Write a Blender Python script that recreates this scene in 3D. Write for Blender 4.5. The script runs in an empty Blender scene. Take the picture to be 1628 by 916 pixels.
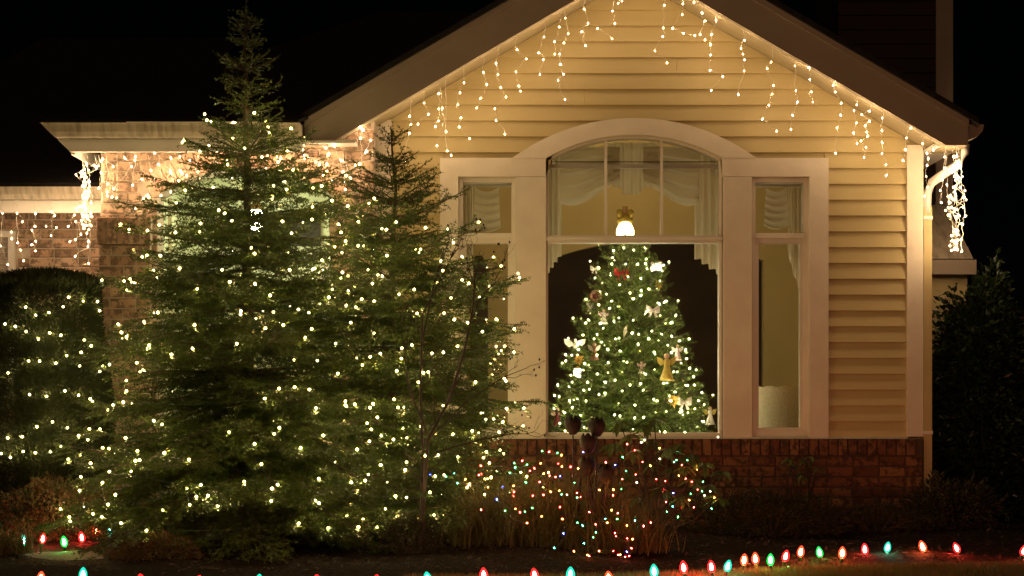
import bpy, bmesh, math, random
import numpy as np
from mathutils import Vector, Matrix, Euler

random.seed(7)
SC = bpy.context.scene
COL = SC.collection
R = math.radians
PI = math.pi

# ------------------------------------------------------------------ camera
# facade of the gable stands in the plane Y = 0, camera 12 m in front of it, eye height 1 m
cam_d = bpy.data.cameras.new('camera')
cam = bpy.data.objects.new('camera', cam_d)
COL.objects.link(cam)
cam.location = (0, -12, 1.0)
cam.rotation_euler = (PI / 2, 0, 0)
cam_d.sensor_fit = 'HORIZONTAL'
cam_d.sensor_width = 36
cam_d.lens = 36 * 2400 / 1628
cam_d.shift_y = (640 - 458) / 1628
cam_d.clip_end = 2000
SC.camera = cam

# ------------------------------------------------------------------ night sky, faint street glow, exposure
world = bpy.data.worlds.new('World')
SC.world = world
world.use_nodes = True
wn = world.node_tree
bg = wn.nodes['Background']
sky = wn.nodes.new('ShaderNodeTexSky')
sky.sky_type = 'NISHITA'
sky.sun_disc = False
SUN_EL, SUN_AZ = 14, 196
sky.sun_elevation = R(SUN_EL)
sky.sun_rotation = R(SUN_AZ)
wn.links.new(sky.outputs[0], bg.inputs[0])
bg.inputs[1].default_value = 0.00007
sun_d = bpy.data.lights.new('sun', 'SUN')
sun_d.energy = 0.24
sun_d.angle = R(8)
sun_d.color = (1.0, 0.55, 0.30)
sun = bpy.data.objects.new('sun', sun_d)
COL.objects.link(sun)
az = R(SUN_AZ)
to_sun = Vector((math.sin(az) * math.cos(R(SUN_EL)), math.cos(az) * math.cos(R(SUN_EL)), math.sin(R(SUN_EL))))
sun.rotation_euler = to_sun.to_track_quat('Z', 'Y').to_euler()
vs = SC.view_settings
vs.view_transform = 'Standard'
vs.look = 'None'
vs.exposure = 0.0
vs.gamma = 1.0
SC.cycles.use_light_tree = True
SC.cycles.sample_clamp_indirect = 2.0
SC.cycles.max_bounces = 8
SC.cycles.use_denoising = True


def P(px, py, Y):
    """pixel of the 1628-wide photograph at depth Y -> world point"""
    s = 2400 / (12 + Y)
    return Vector(((px - 814) / s, Y, 1 + (640 - py) / s))


# ------------------------------------------------------------------ materials
MATS = {}


def nt_new(name):
    m = bpy.data.materials.new(name)
    m.use_nodes = True
    nt = m.node_tree
    for n in list(nt.nodes):
        nt.nodes.remove(n)
    out = nt.nodes.new('ShaderNodeOutputMaterial')
    MATS[name] = m
    return m, nt, out


def ramp(nt, stops):
    r = nt.nodes.new('ShaderNodeValToRGB')
    el = r.color_ramp.elements
    while len(el) < len(stops):
        el.new(0.5)
    for e, (p, c) in zip(el, stops):
        e.position = p
        e.color = (*c, 1)
    return r


def noise_node(nt, scale, detail=4, rough=0.6, stretch=None):
    tc = nt.nodes.new('ShaderNodeTexCoord')
    n = nt.nodes.new('ShaderNodeTexNoise')
    n.inputs['Scale'].default_value = scale
    n.inputs['Detail'].default_value = detail
    n.inputs['Roughness'].default_value = rough
    if stretch:
        mp = nt.nodes.new('ShaderNodeMapping')
        mp.inputs['Scale'].default_value = stretch
        nt.links.new(tc.outputs['Object'], mp.inputs[0])
        nt.links.new(mp.outputs[0], n.inputs['Vector'])
    else:
        nt.links.new(tc.outputs['Object'], n.inputs['Vector'])
    return n


def surf(name, c0, c1=None, rough=0.6, nscale=8, bump=0.0, bscale=60, bdist=0.004, stretch=None, spec=0.3,
         metal=0.0, lo=0.35, hi=0.65, bstretch=None):
    m, nt, out = nt_new(name)
    b = nt.nodes.new('ShaderNodeBsdfPrincipled')
    b.inputs['Roughness'].default_value = rough
    b.inputs['Metallic'].default_value = metal
    b.inputs['Specular IOR Level'].default_value = spec
    if c1 is None:
        c1 = tuple(x * 0.82 for x in c0)
    n = noise_node(nt, nscale, stretch=stretch)
    r = ramp(nt, [(lo, c0), (hi, c1)])
    nt.links.new(n.outputs[0], r.inputs[0])
    nt.links.new(r.outputs[0], b.inputs['Base Color'])
    if bump:
        n2 = noise_node(nt, bscale, 5, 0.65, bstretch or stretch)
        bp = nt.nodes.new('ShaderNodeBump')
        bp.inputs['Strength'].default_value = bump
        bp.inputs['Distance'].default_value = bdist
        nt.links.new(n2.outputs[0], bp.inputs['Height'])
        nt.links.new(bp.outputs[0], b.inputs['Normal'])
    nt.links.new(b.outputs[0], out.inputs[0])
    return m


def leaf_mat(name, c0, c1, nscale=9, trans=0.35, rough=0.55, tip=None):
    m, nt, out = nt_new(name)
    n = noise_node(nt, nscale, 3)
    stops = [(0.3, c0), (0.7, c1)]
    r = ramp(nt, stops)
    nt.links.new(n.outputs[0], r.inputs[0])
    b = nt.nodes.new('ShaderNodeBsdfPrincipled')
    b.inputs['Roughness'].default_value = rough
    b.inputs['Specular IOR Level'].default_value = 0.25
    t = nt.nodes.new('ShaderNodeBsdfTranslucent')
    mx = nt.nodes.new('ShaderNodeMixShader')
    mx.inputs[0].default_value = trans
    nt.links.new(r.outputs[0], b.inputs['Base Color'])
    nt.links.new(r.outputs[0], t.inputs['Color'])
    nt.links.new(b.outputs[0], mx.inputs[1])
    nt.links.new(t.outputs[0], mx.inputs[2])
    nt.links.new(mx.outputs[0], out.inputs[0])
    return m


def emit(name, col, strength):
    m, nt, out = nt_new(name)
    e = nt.nodes.new('ShaderNodeEmission')
    e.inputs[0].default_value = (*col, 1)
    e.inputs[1].default_value = strength
    nt.links.new(e.outputs[0], out.inputs[0])
    try:
        m.cycles.emission_sampling = 'FRONT'
    except Exception:
        pass
    return m


def glass(name, tint=(1, 1, 1), refl=0.05):
    m, nt, out = nt_new(name)
    t = nt.nodes.new('ShaderNodeBsdfTransparent')
    t.inputs[0].default_value = (*tint, 1)
    g = nt.nodes.new('ShaderNodeBsdfGlossy')
    g.inputs['Roughness'].default_value = 0.02
    mx = nt.nodes.new('ShaderNodeMixShader')
    f = nt.nodes.new('ShaderNodeFresnel')
    f.inputs[0].default_value = 1.45
    nt.links.new(f.outputs[0], mx.inputs[0])
    nt.links.new(t.outputs[0], mx.inputs[1])
    nt.links.new(g.outputs[0], mx.inputs[2])
    nt.links.new(mx.outputs[0], out.inputs[0])
    return m


def bulb_glass(name, tint, glow, g):
    """coloured envelope of a large bulb: lets its own colour through and glows with it"""
    m, nt, out = nt_new(name)
    t = nt.nodes.new('ShaderNodeBsdfTransparent')
    t.inputs[0].default_value = (*tint, 1)
    e = nt.nodes.new('ShaderNodeEmission')
    e.inputs[0].default_value = (*glow, 1)
    e.inputs[1].default_value = g
    a = nt.nodes.new('ShaderNodeAddShader')
    nt.links.new(t.outputs[0], a.inputs[0])
    nt.links.new(e.outputs[0], a.inputs[1])
    nt.links.new(a.outputs[0], out.inputs[0])
    m.cycles.emission_sampling = 'NONE'
    return m


def brick_mat(name, stops, dark=(0.10, 0.065, 0.05)):
    m, nt, out = nt_new(name)
    b = nt.nodes.new('ShaderNodeBsdfPrincipled')
    b.inputs['Roughness'].default_value = 0.9
    b.inputs['Specular IOR Level'].default_value = 0.15
    oi = nt.nodes.new('ShaderNodeObjectInfo')
    gi = nt.nodes.new('ShaderNodeNewGeometry')
    ad = nt.nodes.new('ShaderNodeMath'); ad.operation = 'ADD'
    fr = nt.nodes.new('ShaderNodeMath'); fr.operation = 'FRACT'
    nt.links.new(oi.outputs['Random'], ad.inputs[0])
    nt.links.new(gi.outputs['Random Per Island'], ad.inputs[1])
    nt.links.new(ad.outputs[0], fr.inputs[0])
    r = ramp(nt, stops)
    nt.links.new(fr.outputs[0], r.inputs[0])
    # mottled kiln marks, different on every brick: world position noise
    n = nt.nodes.new('ShaderNodeTexNoise')
    n.inputs['Scale'].default_value = 17
    n.inputs['Detail'].default_value = 5
    n.inputs['Roughness'].default_value = 0.68
    nt.links.new(gi.outputs['Position'], n.inputs['Vector'])
    mr = ramp(nt, [(0.47, (0, 0, 0)), (0.57, (0.9, 0.9, 0.9))])
    nt.links.new(n.outputs[0], mr.inputs[0])
    mx = nt.nodes.new('ShaderNodeMix'); mx.data_type = 'RGBA'
    nt.links.new(mr.outputs[0], mx.inputs[0])
    nt.links.new(r.outputs[0], mx.inputs[6])
    mx.inputs[7].default_value = (*dark, 1)
    nt.links.new(mx.outputs[2], b.inputs['Base Color'])
    bp = nt.nodes.new('ShaderNodeBump')
    bp.inputs['Strength'].default_value = 0.6
    bp.inputs['Distance'].default_value = 0.006
    n2 = nt.nodes.new('ShaderNodeTexNoise')
    n2.inputs['Scale'].default_value = 70
    n2.inputs['Detail'].default_value = 5
    nt.links.new(gi.outputs['Position'], n2.inputs['Vector'])
    nt.links.new(n2.outputs[0], bp.inputs['Height'])
    nt.links.new(bp.outputs[0], b.inputs['Normal'])
    nt.links.new(b.outputs[0], out.inputs[0])
    return m


M = MATS
surf('siding', (0.53, 0.425, 0.21), (0.47, 0.37, 0.18), 0.55, 1.5, 0.25, 30, 0.003, stretch=(0.25, 1, 3), bstretch=(0.15, 1, 6))
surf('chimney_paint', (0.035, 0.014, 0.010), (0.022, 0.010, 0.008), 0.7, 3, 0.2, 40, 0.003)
surf('trim', (0.75, 0.665, 0.545), (0.67, 0.585, 0.47), 0.6, 3, 0.5, 75, 0.003)
surf('soffit_paint', (0.40, 0.33, 0.20), (0.36, 0.295, 0.175), 0.7, 3, 0.1, 60, 0.002)
surf('white_paint', (0.78, 0.73, 0.66), (0.71, 0.65, 0.58), 0.5, 4, 0.15, 60, 0.002)
surf('sash_paint', (0.72, 0.66, 0.56), (0.66, 0.60, 0.50), 0.45, 5, 0.1, 60, 0.002)
surf('taupe_paint', (0.36, 0.29, 0.22), (0.31, 0.25, 0.19), 0.55, 2.2, 0.25, 50, 0.002, stretch=(0.6, 1, 1))
surf('gutter_paint', (0.50, 0.42, 0.32), (0.26, 0.22, 0.16), 0.45, 9, 0.1, 40, 0.002, stretch=(2.6, 1, 0.12), lo=0.42, hi=0.72)
surf('shingle', (0.022, 0.018, 0.016), (0.012, 0.010, 0.009), 0.9, 14, 0.7, 40, 0.01)
surf('mortar', (0.50, 0.42, 0.33), (0.42, 0.34, 0.27), 0.95, 20, 0.6, 120, 0.004)
brick_mat('brick', [(0.0, (0.47, 0.29, 0.20)), (0.2, (0.33, 0.21, 0.14)), (0.4, (0.54, 0.33, 0.23)), (0.6, (0.44, 0.31, 0.21)), (0.8, (0.28, 0.18, 0.12)), (1.0, (0.51, 0.35, 0.25))], (0.15, 0.105, 0.075))
brick_mat('arch_brick', [(0.0, (0.56, 0.33, 0.23)), (0.5, (0.62, 0.38, 0.27)), (1.0, (0.54, 0.34, 0.24))], (0.44, 0.27, 0.19))
brick_mat('dim_lit_base_brick', [(0.0, (0.20, 0.085, 0.045)), (0.3, (0.14, 0.05, 0.03)), (0.6, (0.26, 0.125, 0.06)), (1.0, (0.11, 0.042, 0.026))], (0.055, 0.028, 0.02))  # same brick as the porch, with dim red light put into its colours
surf('dim_lit_base_mortar', (0.12, 0.07, 0.05), (0.08, 0.05, 0.035), 0.95, 20, 0.6, 120, 0.004)  # joints darkened along with it, the dim light put into the colour
surf('room_paint', (0.50, 0.37, 0.17), (0.46, 0.34, 0.15), 0.8, 2, 0.1, 80, 0.002)
surf('room_ceiling', (0.62, 0.56, 0.44), None, 0.8, 2)
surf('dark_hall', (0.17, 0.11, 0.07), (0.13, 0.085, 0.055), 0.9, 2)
surf('carpet', (0.25, 0.20, 0.13), None, 0.95, 30, 0.5, 200, 0.004)
surf('sage_paint', (0.66, 0.70, 0.48), (0.60, 0.65, 0.44), 0.5, 3, 0.1, 60, 0.002)
surf('dark_metal', (0.035, 0.025, 0.022), (0.018, 0.014, 0.012), 0.5, 30, 0.4, 60, 0.003, metal=0.6, spec=0.5)
surf('tulip_metal', (0.040, 0.024, 0.018), (0.016, 0.011, 0.010), 0.55, 14, 0.5, 40, 0.004, metal=0.2, spec=0.3)
surf('brass', (0.55, 0.38, 0.14), None, 0.35, 8, metal=0.8)
surf('bark', (0.085, 0.055, 0.035), (0.045, 0.03, 0.02), 0.9, 12, 0.8, 50, 0.01)
surf('twig_bark', (0.045, 0.028, 0.020), (0.025, 0.016, 0.012), 0.85, 12, 0.5, 80, 0.004)
leaf_mat('hemlock', (0.025, 0.045, 0.005), (0.066, 0.090, 0.010), 6, 0.12)
leaf_mat('hemlock_dark', (0.024, 0.042, 0.005), (0.058, 0.080, 0.010), 6, 0.12)
leaf_mat('indoor_fir', (0.070, 0.105, 0.018), (0.125, 0.165, 0.032), 10, 0.3)
leaf_mat('yew', (0.012, 0.018, 0.003), (0.028, 0.034, 0.007), 8, 0.1, 0.8)
leaf_mat('rhodo_leaf', (0.050, 0.085, 0.025), (0.10, 0.12, 0.035), 7, 0.25, 0.35)
leaf_mat('camellia_leaf', (0.009, 0.020, 0.006), (0.024, 0.040, 0.012), 7, 0.15, 0.3)
leaf_mat('heath_leaf', (0.022, 0.022, 0.010), (0.042, 0.036, 0.014), 9, 0.2)
leaf_mat('russet_leaf', (0.14, 0.075, 0.03), (0.09, 0.08, 0.03), 9, 0.3)
leaf_mat('grass_blade', (0.085, 0.080, 0.022), (0.15, 0.115, 0.042), 5, 0.35)
leaf_mat('lawn_blade', (0.12, 0.105, 0.035), (0.20, 0.16, 0.06), 3, 0.3)
surf('mulch', (0.034, 0.022, 0.016), (0.012, 0.009, 0.007), 0.95, 40, 1.0, 45, 0.05, spec=0.05)
surf('mulch_chip', (0.085, 0.05, 0.032), (0.035, 0.022, 0.016), 0.9, 25)
surf('soil', (0.045, 0.035, 0.022), (0.025, 0.02, 0.014), 0.95, 20, 0.6, 40, 0.02)
surf('lawn_soil', (0.07, 0.06, 0.025), (0.045, 0.04, 0.018), 0.95, 20, 0.6, 60, 0.02)
surf('concrete', (0.09, 0.075, 0.06), (0.055, 0.046, 0.038), 0.9, 14, 0.5, 120, 0.004)
surf('white_cord', (0.75, 0.70, 0.60), None, 0.5, 5)
surf('green_cord', (0.02, 0.045, 0.02), None, 0.5, 5)
surf('outdoor_cord', (0.06, 0.12, 0.07), None, 0.25, 5, spec=0.7)
surf('socket', (0.04, 0.09, 0.05), None, 0.5, 5)
leaf_mat('sheer', (0.80, 0.74, 0.58), (0.75, 0.69, 0.53), 3, 0.3, 0.9)
surf('woven', (0.66, 0.58, 0.40), (0.50, 0.42, 0.27), 0.8, 90, 0.8, 120, 0.006)
surf('dark_wood', (0.055, 0.032, 0.02), (0.035, 0.02, 0.012), 0.4, 6, stretch=(6, 6, 0.6))
surf('gold', (0.62, 0.40, 0.08), (0.42, 0.25, 0.05), 0.4, 20, metal=0.5)
surf('gold_cloth', (0.60, 0.47, 0.12), (0.48, 0.34, 0.07), 0.7, 30, 0.5, 90, 0.004)
surf('red_cloth', (0.55, 0.03, 0.03), (0.36, 0.015, 0.015), 0.6, 20)
surf('wine_cloth', (0.16, 0.03, 0.03), None, 0.6, 20)
surf('white_cloth', (0.80, 0.74, 0.66), (0.70, 0.62, 0.54), 0.7, 20, 0.4, 90, 0.004)
surf('pink_cloth', (0.70, 0.45, 0.42), (0.74, 0.58, 0.50), 0.7, 20)
surf('brown_cloth', (0.22, 0.10, 0.06), (0.36, 0.22, 0.14), 0.7, 30)
surf('skin_doll', (0.62, 0.38, 0.26), None, 0.6, 20)
surf('blind', (0.62, 0.58, 0.50), None, 0.6, 5)
glass('window_glass', (0.97, 0.98, 0.95))

WARM = (1.0, 0.66, 0.33)
# small bulbs: a tiny white-hot filament inside a faintly glowing envelope
def mini(name, core, L, tint, glow, g):
    emit(name + '_core', core, L)
    bulb_glass(name, tint, glow, g)


mini('icicle_glow', (1.0, 0.69, 0.38), 870, (1, 1, 1), (1.0, 0.52, 0.16), 1.3)
mini('tree_glow', (1.0, 0.74, 0.31), 1983, (1, 1, 1), (1.0, 0.66, 0.16), 1.5)
mini('indoor_glow', (1.0, 0.84, 0.52), 1578, (1, 1, 1), (1.0, 0.80, 0.30), 0.9)
mini('mini_amber', (1.0, 0.60, 0.22), 388, (1.0, 0.62, 0.18), (1.0, 0.30, 0.02), 1.2)
mini('mini_red', (1.0, 0.60, 0.45), 549, (1.0, 0.07, 0.06), (1.0, 0.02, 0.02), 1.1)
mini('mini_pink', (1.0, 0.60, 0.45), 549, (1.0, 0.16, 0.16), (1.0, 0.05, 0.06), 1.1)
mini('mini_green', (1.0, 0.80, 0.55), 354, (0.05, 0.75, 0.20), (0.01, 0.7, 0.12), 0.7)
mini('mini_teal', (1.0, 0.85, 0.65), 354, (0.06, 0.70, 0.50), (0.01, 0.6, 0.35), 0.7)
mini('mini_blue', (1.0, 0.9, 0.8), 284, (0.08, 0.16, 1.0), (0.02, 0.06, 1.0), 0.7)
mini('mini_white', (1.0, 0.82, 0.60), 485, (1, 1, 1), (1.0, 0.55, 0.25), 0.9)
emit('lantern_glow', (0.95, 1.0, 0.62), 75)
emit('topper_glow', (1.0, 0.76, 0.38), 8)
emit('ornament_glow', (1.0, 0.88, 0.66), 3.0)
emit('lamp_glow', (1.0, 0.74, 0.38), 36)
emit('large_core', (1.0, 0.85, 0.7), 480)
bulb_glass('large_red', (1.0, 0.055, 0.045), (1.0, 0.03, 0.03), 1.6)
bulb_glass('large_orange', (1.0, 0.16, 0.06), (1.0, 0.10, 0.03), 1.6)
bulb_glass('large_green', (0.035, 0.50, 0.09), (0.02, 0.9, 0.12), 0.9)
bulb_glass('large_teal', (0.04, 0.50, 0.34), (0.02, 0.85, 0.55), 0.9)


# ------------------------------------------------------------------ mesh helpers
class MB:
    def __init__(s):
        s.v, s.f = [], []

    def add(s, vs, fs):
        o = len(s.v)
        s.v += [tuple(v) for v in vs]
        s.f += [tuple(i + o for i in f) for f in fs]
        return s

    def hexa(s, p):
        return s.add(p, [(0, 3, 2, 1), (4, 5, 6, 7), (0, 1, 5, 4), (1, 2, 6, 5), (2, 3, 7, 6), (3, 0, 4, 7)])

    def box(s, x0, x1, y0, y1, z0, z1):
        return s.hexa([(x0, y0, z0), (x1, y0, z0), (x1, y1, z0), (x0, y1, z0), (x0, y0, z1), (x1, y0, z1), (x1, y1, z1), (x0, y1, z1)])

    def prism(s, poly, y0, y1):
        """polygon in XZ pushed through Y"""
        n = len(poly)
        vs = [(x, y0, z) for x, z in poly] + [(x, y1, z) for x, z in poly]
        fs = [tuple(range(n)), tuple(range(2 * n - 1, n - 1, -1))]
        fs += [(i, i + n, (i + 1) % n + n, (i + 1) % n) for i in range(n)]
        return s.add(vs, fs)

    def prismx(s, poly, x0, x1):
        """polygon in YZ pushed through X"""
        n = len(poly)
        vs = [(x0, y, z) for y, z in poly] + [(x1, y, z) for y, z in poly]
        fs = [tuple(range(n)), tuple(range(2 * n - 1, n - 1, -1))]
        fs += [(i, i + n, (i + 1) % n + n, (i + 1) % n) for i in range(n)]
        return s.add(vs, fs)

    def prismy(s, poly, y0, y1):
        return s.prism(poly, y0, y1)

    def band(s, inner, outer, y0, y1):
        """strip between two XZ curves of equal count, with thickness"""
        n = len(inner)
        vs = []
        for a, b in zip(inner, outer):
            vs += [(a[0], y0, a[1]), (b[0], y0, b[1]), (b[0], y1, b[1]), (a[0], y1, a[1])]
        fs = [(0, 1, 2, 3), (4 * n - 1, 4 * n - 2, 4 * n - 3, 4 * n - 4)]
        for i in range(n - 1):
            k = 4 * i
            for j in range(4):
                fs.append((k + j, k + 4 + j, k + 4 + (j + 1) % 4, k + (j + 1) % 4))
        return s.add(vs, fs)

    def tube(s, pts, r0, r1=None, n=5):
        pts = [Vector(p) for p in pts]
        r1 = r0 if r1 is None else r1
        m = len(pts)
        vs, fs = [], []
        for i, p in enumerate(pts):
            d = (pts[min(i + 1, m - 1)] - pts[max(i - 1, 0)])
            if d.length < 1e-9:
                d = Vector((0, 0, 1))
            d.normalize()
            a = d.cross(Vector((0.3, 0.2, 1) if abs(d.z) < 0.9 else (1, 0.1, 0))).normalized()
            b = d.cross(a)
            r = r0 + (r1 - r0) * i / max(1, m - 1)
            for k in range(n):
                t = 2 * PI * k / n
                vs.append(p + (a * math.cos(t) + b * math.sin(t)) * r)
        for i in range(m - 1):
            for k in range(n):
                fs.append((i * n + k, i * n + (k + 1) % n, (i + 1) * n + (k + 1) % n, (i + 1) * n + k))
        fs.append(tuple(range(n - 1, -1, -1)))
        fs.append(tuple(range((m - 1) * n, m * n)))
        return s.add(vs, fs)

    def lathe(s, prof, n, c=(0, 0, 0), mat=None):
        """profile of (r, z); closed with caps; mat rotates it about c"""
        vs, fs = [], []
        for r, z in prof:
            for k in range(n):
                t = 2 * PI * k / n
                vs.append(Vector((r * math.cos(t), r * math.sin(t), z)))
        for i in range(len(prof) - 1):
            for k in range(n):
                fs.append((i * n + k, i * n + (k + 1) % n, (i + 1) * n + (k + 1) % n, (i + 1) * n + k))
        fs.append(tuple(range(n - 1, -1, -1)))
        fs.append(tuple(range((len(prof) - 1) * n, len(prof) * n)))
        if mat is not None:
            vs = [mat @ v for v in vs]
        return s.add([v + Vector(c) for v in vs], fs)

    def grid(s, fn, nu, nv, thick=None):
        """surface fn(u, v) -> point; thick adds a second skin in +Y"""
        vs, fs = [], []
        for j in range(nv + 1):
            for i in range(nu + 1):
                vs.append(Vector(fn(i / nu, j / nv)))
        w = nu + 1
        for j in range(nv):
            for i in range(nu):
                fs.append((j * w + i, j * w + i + 1, (j + 1) * w + i + 1, (j + 1) * w + i))
        if thick:
            o = len(vs)
            vs += [v + Vector((0, thick, 0)) for v in vs]
            fs += [tuple(k + o for k in reversed(f)) for f in fs]
        return s.add(vs, fs)

    def ball(s, c, r, n=8, m=6, sq=(1, 1, 1)):
        vs, fs = [], []
        for j in range(m + 1):
            p = PI * j / m
            for k in range(n):
                t = 2 * PI * k / n
                vs.append((c[0] + r * sq[0] * math.sin(p) * math.cos(t), c[1] + r * sq[1] * math.sin(p) * math.sin(t), c[2] - r * sq[2] * math.cos(p)))
        for j in range(m):
            for k in range(n):
                fs.append((j * n + k, j * n + (k + 1) % n, (j + 1) * n + (k + 1) % n, (j + 1) * n + k))
        return s.add(vs, fs)


def world_off(o):
    v = Vector((0, 0, 0))
    while o is not None:
        v += o.location
        o = o.parent
    return v


def link(name, me, parent=None):
    o = bpy.data.objects.new(name, me)
    COL.objects.link(o)
    if parent is not None:
        o.parent = parent
    return o


def obj(name, mb, mat, parent=None, smooth=False, fix=True):
    me = bpy.data.meshes.new(name)
    off = world_off(parent)
    me.from_pydata([(v[0] - off.x, v[1] - off.y, v[2] - off.z) for v in mb.v], [], mb.f)
    me.materials.append(M[mat])
    if fix:
        bm = bmesh.new(); bm.from_mesh(me)
        bmesh.ops.recalc_face_normals(bm, faces=bm.faces)
        bm.to_mesh(me); bm.free()
    if smooth:
        me.polygons.foreach_set('use_smooth', [True] * len(me.polygons))
    me.update()
    return link(name, me, parent)


def tri_obj(name, V, mat, parent=None, kind=None):
    """V: (n, 3, 3) float array of loose triangles in world space"""
    off = np.array(world_off(parent))
    V = (np.asarray(V, dtype=np.float32) - off.astype(np.float32)).reshape(-1, 3)
    n = len(V)
    me = bpy.data.meshes.new(name)
    me.vertices.add(n)
    me.vertices.foreach_set('co', V.ravel())
    me.loops.add(n)
    me.loops.foreach_set('vertex_index', np.arange(n, dtype=np.int32))
    me.polygons.add(n // 3)
    me.polygons.foreach_set('loop_start', np.arange(0, n, 3, dtype=np.int32))
    me.polygons.foreach_set('loop_total', np.full(n // 3, 3, dtype=np.int32))
    me.materials.append(M[mat])
    me.update()
    o = link(name, me, parent)
    if kind:
        o['kind'] = kind
    return o


def tag(o, label, cat, group=None):
    o['label'] = label
    o['category'] = cat
    if group:
        o['group'] = group
    return o


def thing(name, label, cat, loc=(0, 0, 0), group=None):
    o = bpy.data.objects.new(name, None)
    o.empty_display_size = 0.1
    COL.objects.link(o)
    o.location = loc
    return tag(o, label, cat, group)


def struct(o):
    o['kind'] = 'structure'
    return o


# ================================================================== THE SETTING
mb = MB(); mb.add([(-150, -60, 0), (150, -60, 0), (150, 240, 0), (-150, 240, 0)], [(0, 1, 2, 3)])
struct(obj('ground', mb, 'soil', fix=False))

# planting bed of bark mulch in front of the house, uneven
rg = np.random.default_rng(3)
LAWN_PTS = [(-1.2, -3.62), (0.4, -3.52), (1.2, -3.32), (1.9, -3.06), (2.6, -2.92), (3.4, -2.86), (4.6, -2.84), (9.0, -2.84)]


def lawn_edge(x):
    xs = [p[0] for p in LAWN_PTS]; ys = [p[1] for p in LAWN_PTS]
    return float(np.interp(x, xs, ys))


def mound(x, y):
    return 0.035 + 0.018 * math.sin(x * 3.1 + 1) * math.cos(y * 2.7) + 0.01 * math.sin(x * 7.3 + y * 5.1)


mb = MB()


def bed_fn(u, v):
    x = -5.2 + 11.2 * u
    y0 = lawn_edge(x) + 0.03 if x > -1.2 else -3.62
    y = y0 + (0.25 - y0) * v
    edge = min(1, v * 12)
    return (x, y, 0.006 + mound(x, y) * edge)


mb.grid(bed_fn, 90, 34)
struct(obj('mulch_bed', mb, 'mulch', smooth=True, fix=False))
# loose bark chips and fallen leaves
n = 9000
cx = rg.uniform(-5, 5.5, n); cy = rg.uniform(-3.4, -0.1, n)
keep = np.array([y > lawn_edge(x) + 0.05 for x, y in zip(cx, cy)])
cx, cy = cx[keep], cy[keep]
n = len(cx)
cz = np.array([0.012 + mound(x, y) for x, y in zip(cx, cy)])
c = np.stack([cx, cy, cz], 1)
a = rg.uniform(0, 2 * PI, n); L = rg.uniform(0.008, 0.03, n); W = L * rg.uniform(0.25, 0.6, n)
d = np.stack([np.cos(a), np.sin(a), rg.normal(0, 0.25, n)], 1) * L[:, None]
e = np.stack([-np.sin(a), np.cos(a), rg.normal(0, 0.25, n)], 1) * W[:, None]
tri_obj('bark_chips', np.stack([c - d, c + e, c + d], 1), 'mulch_chip', None, 'stuff')
tag(bpy.data.objects['bark_chips'], 'dark loose bark chips strewn over the planting bed', 'bark chips')

# lawn in front of the bed
mb = MB()
xs = np.linspace(-1.2, 9, 40)
top = [(x, lawn_edge(x), 0.012) for x in xs]
bot = [(x, -11.0, 0.012) for x in xs]
for i in range(39):
    mb.add([top[i], top[i + 1], bot[i + 1], bot[i]], [(0, 3, 2, 1)])
struct(obj('lawn', mb, 'lawn_soil', fix=False))
n = 70000
gx = rg.uniform(-0.6, 5.2, n)
gy = np.array([lawn_edge(x) for x in gx]) - 0.01 - rg.random(n) ** 1.6 * 1.5 + rg.normal(0, 0.012, n)
h = rg.uniform(0.02, 0.05, n)
p = np.stack([gx, gy, np.full(n, 0.01)], 1)
a = rg.uniform(0, 2 * PI, n)
w = np.stack([np.cos(a), np.sin(a), np.zeros(n)], 1) * 0.0022
tip = p + np.stack([rg.normal(0, 0.014, n), rg.normal(0, 0.014, n), h], 1)
tri_obj('lawn_grass', np.stack([p - w, p + w, tip], 1), 'lawn_blade', None, 'stuff')
tag(bpy.data.objects['lawn_grass'], 'short amber lit grass of the front lawn', 'grass')

# concrete garden path, curving from the lower left towards the porch
mb = MB()
path_c = [(-6.0, -2.75, 0.35), (-3.6, -2.70, 0.34), (-2.75, -2.42, 0.30), (-2.35, -1.95, 0.36), (-2.2, -1.3, 0.45), (-2.1, -0.6, 0.6), (-2.07, 0.2, 0.62)]
pl, pr = [], []
for i, (x, y, w) in enumerate(path_c):
    a_ = Vector(path_c[max(0, i - 1)][:2]); b_ = Vector(path_c[min(len(path_c) - 1, i + 1)][:2])
    t = (b_ - a_).normalized(); nrm = Vector((-t.y, t.x))
    pl.append((x + nrm.x * w, y + nrm.y * w)); pr.append((x - nrm.x * w, y - nrm.y * w))
for i in range(len(pl) - 1):
    q = [pl[i], pr[i], pr[i + 1], pl[i + 1]]
    mb.hexa([(x, y, 0.0) for x, y in q] + [(x, y, 0.03) for x, y in q])
struct(obj('garden_path', mb, 'concrete'))

# ================================================================== HOUSE
CX = 0.955
SLOPE = 0.584
ZA = 4.367
SPR, RISE_I, HW_I, RISE_O, HW_O, WX = 2.935, 0.185, 0.70, 0.315, 0.965, 0.968


def zb(x):
    return ZA - SLOPE * abs(x - CX)


def arc(hw, rise, z0, xc, n=28, a0=-1.0, a1=1.0):
    """segmental arch: points from left to right"""
    rad = (hw * hw + rise * rise) / (2 * rise)
    out = []
    for i in range(n + 1):
        x = hw * (a0 + (a1 - a0) * i / n)
        out.append((xc + x, z0 + math.sqrt(rad * rad - x * x) - (rad - rise)))
    return out


def arc_z(hw, rise, z0, dx):
    rad = (hw * hw + rise * rise) / (2 * rise)
    return z0 + math.sqrt(max(0, rad * rad - dx * dx)) - (rad - rise)


house = thing('house', 'single storey gabled house with yellow siding, brick porch and arched front window', 'house', (CX, 0, 0))

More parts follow.
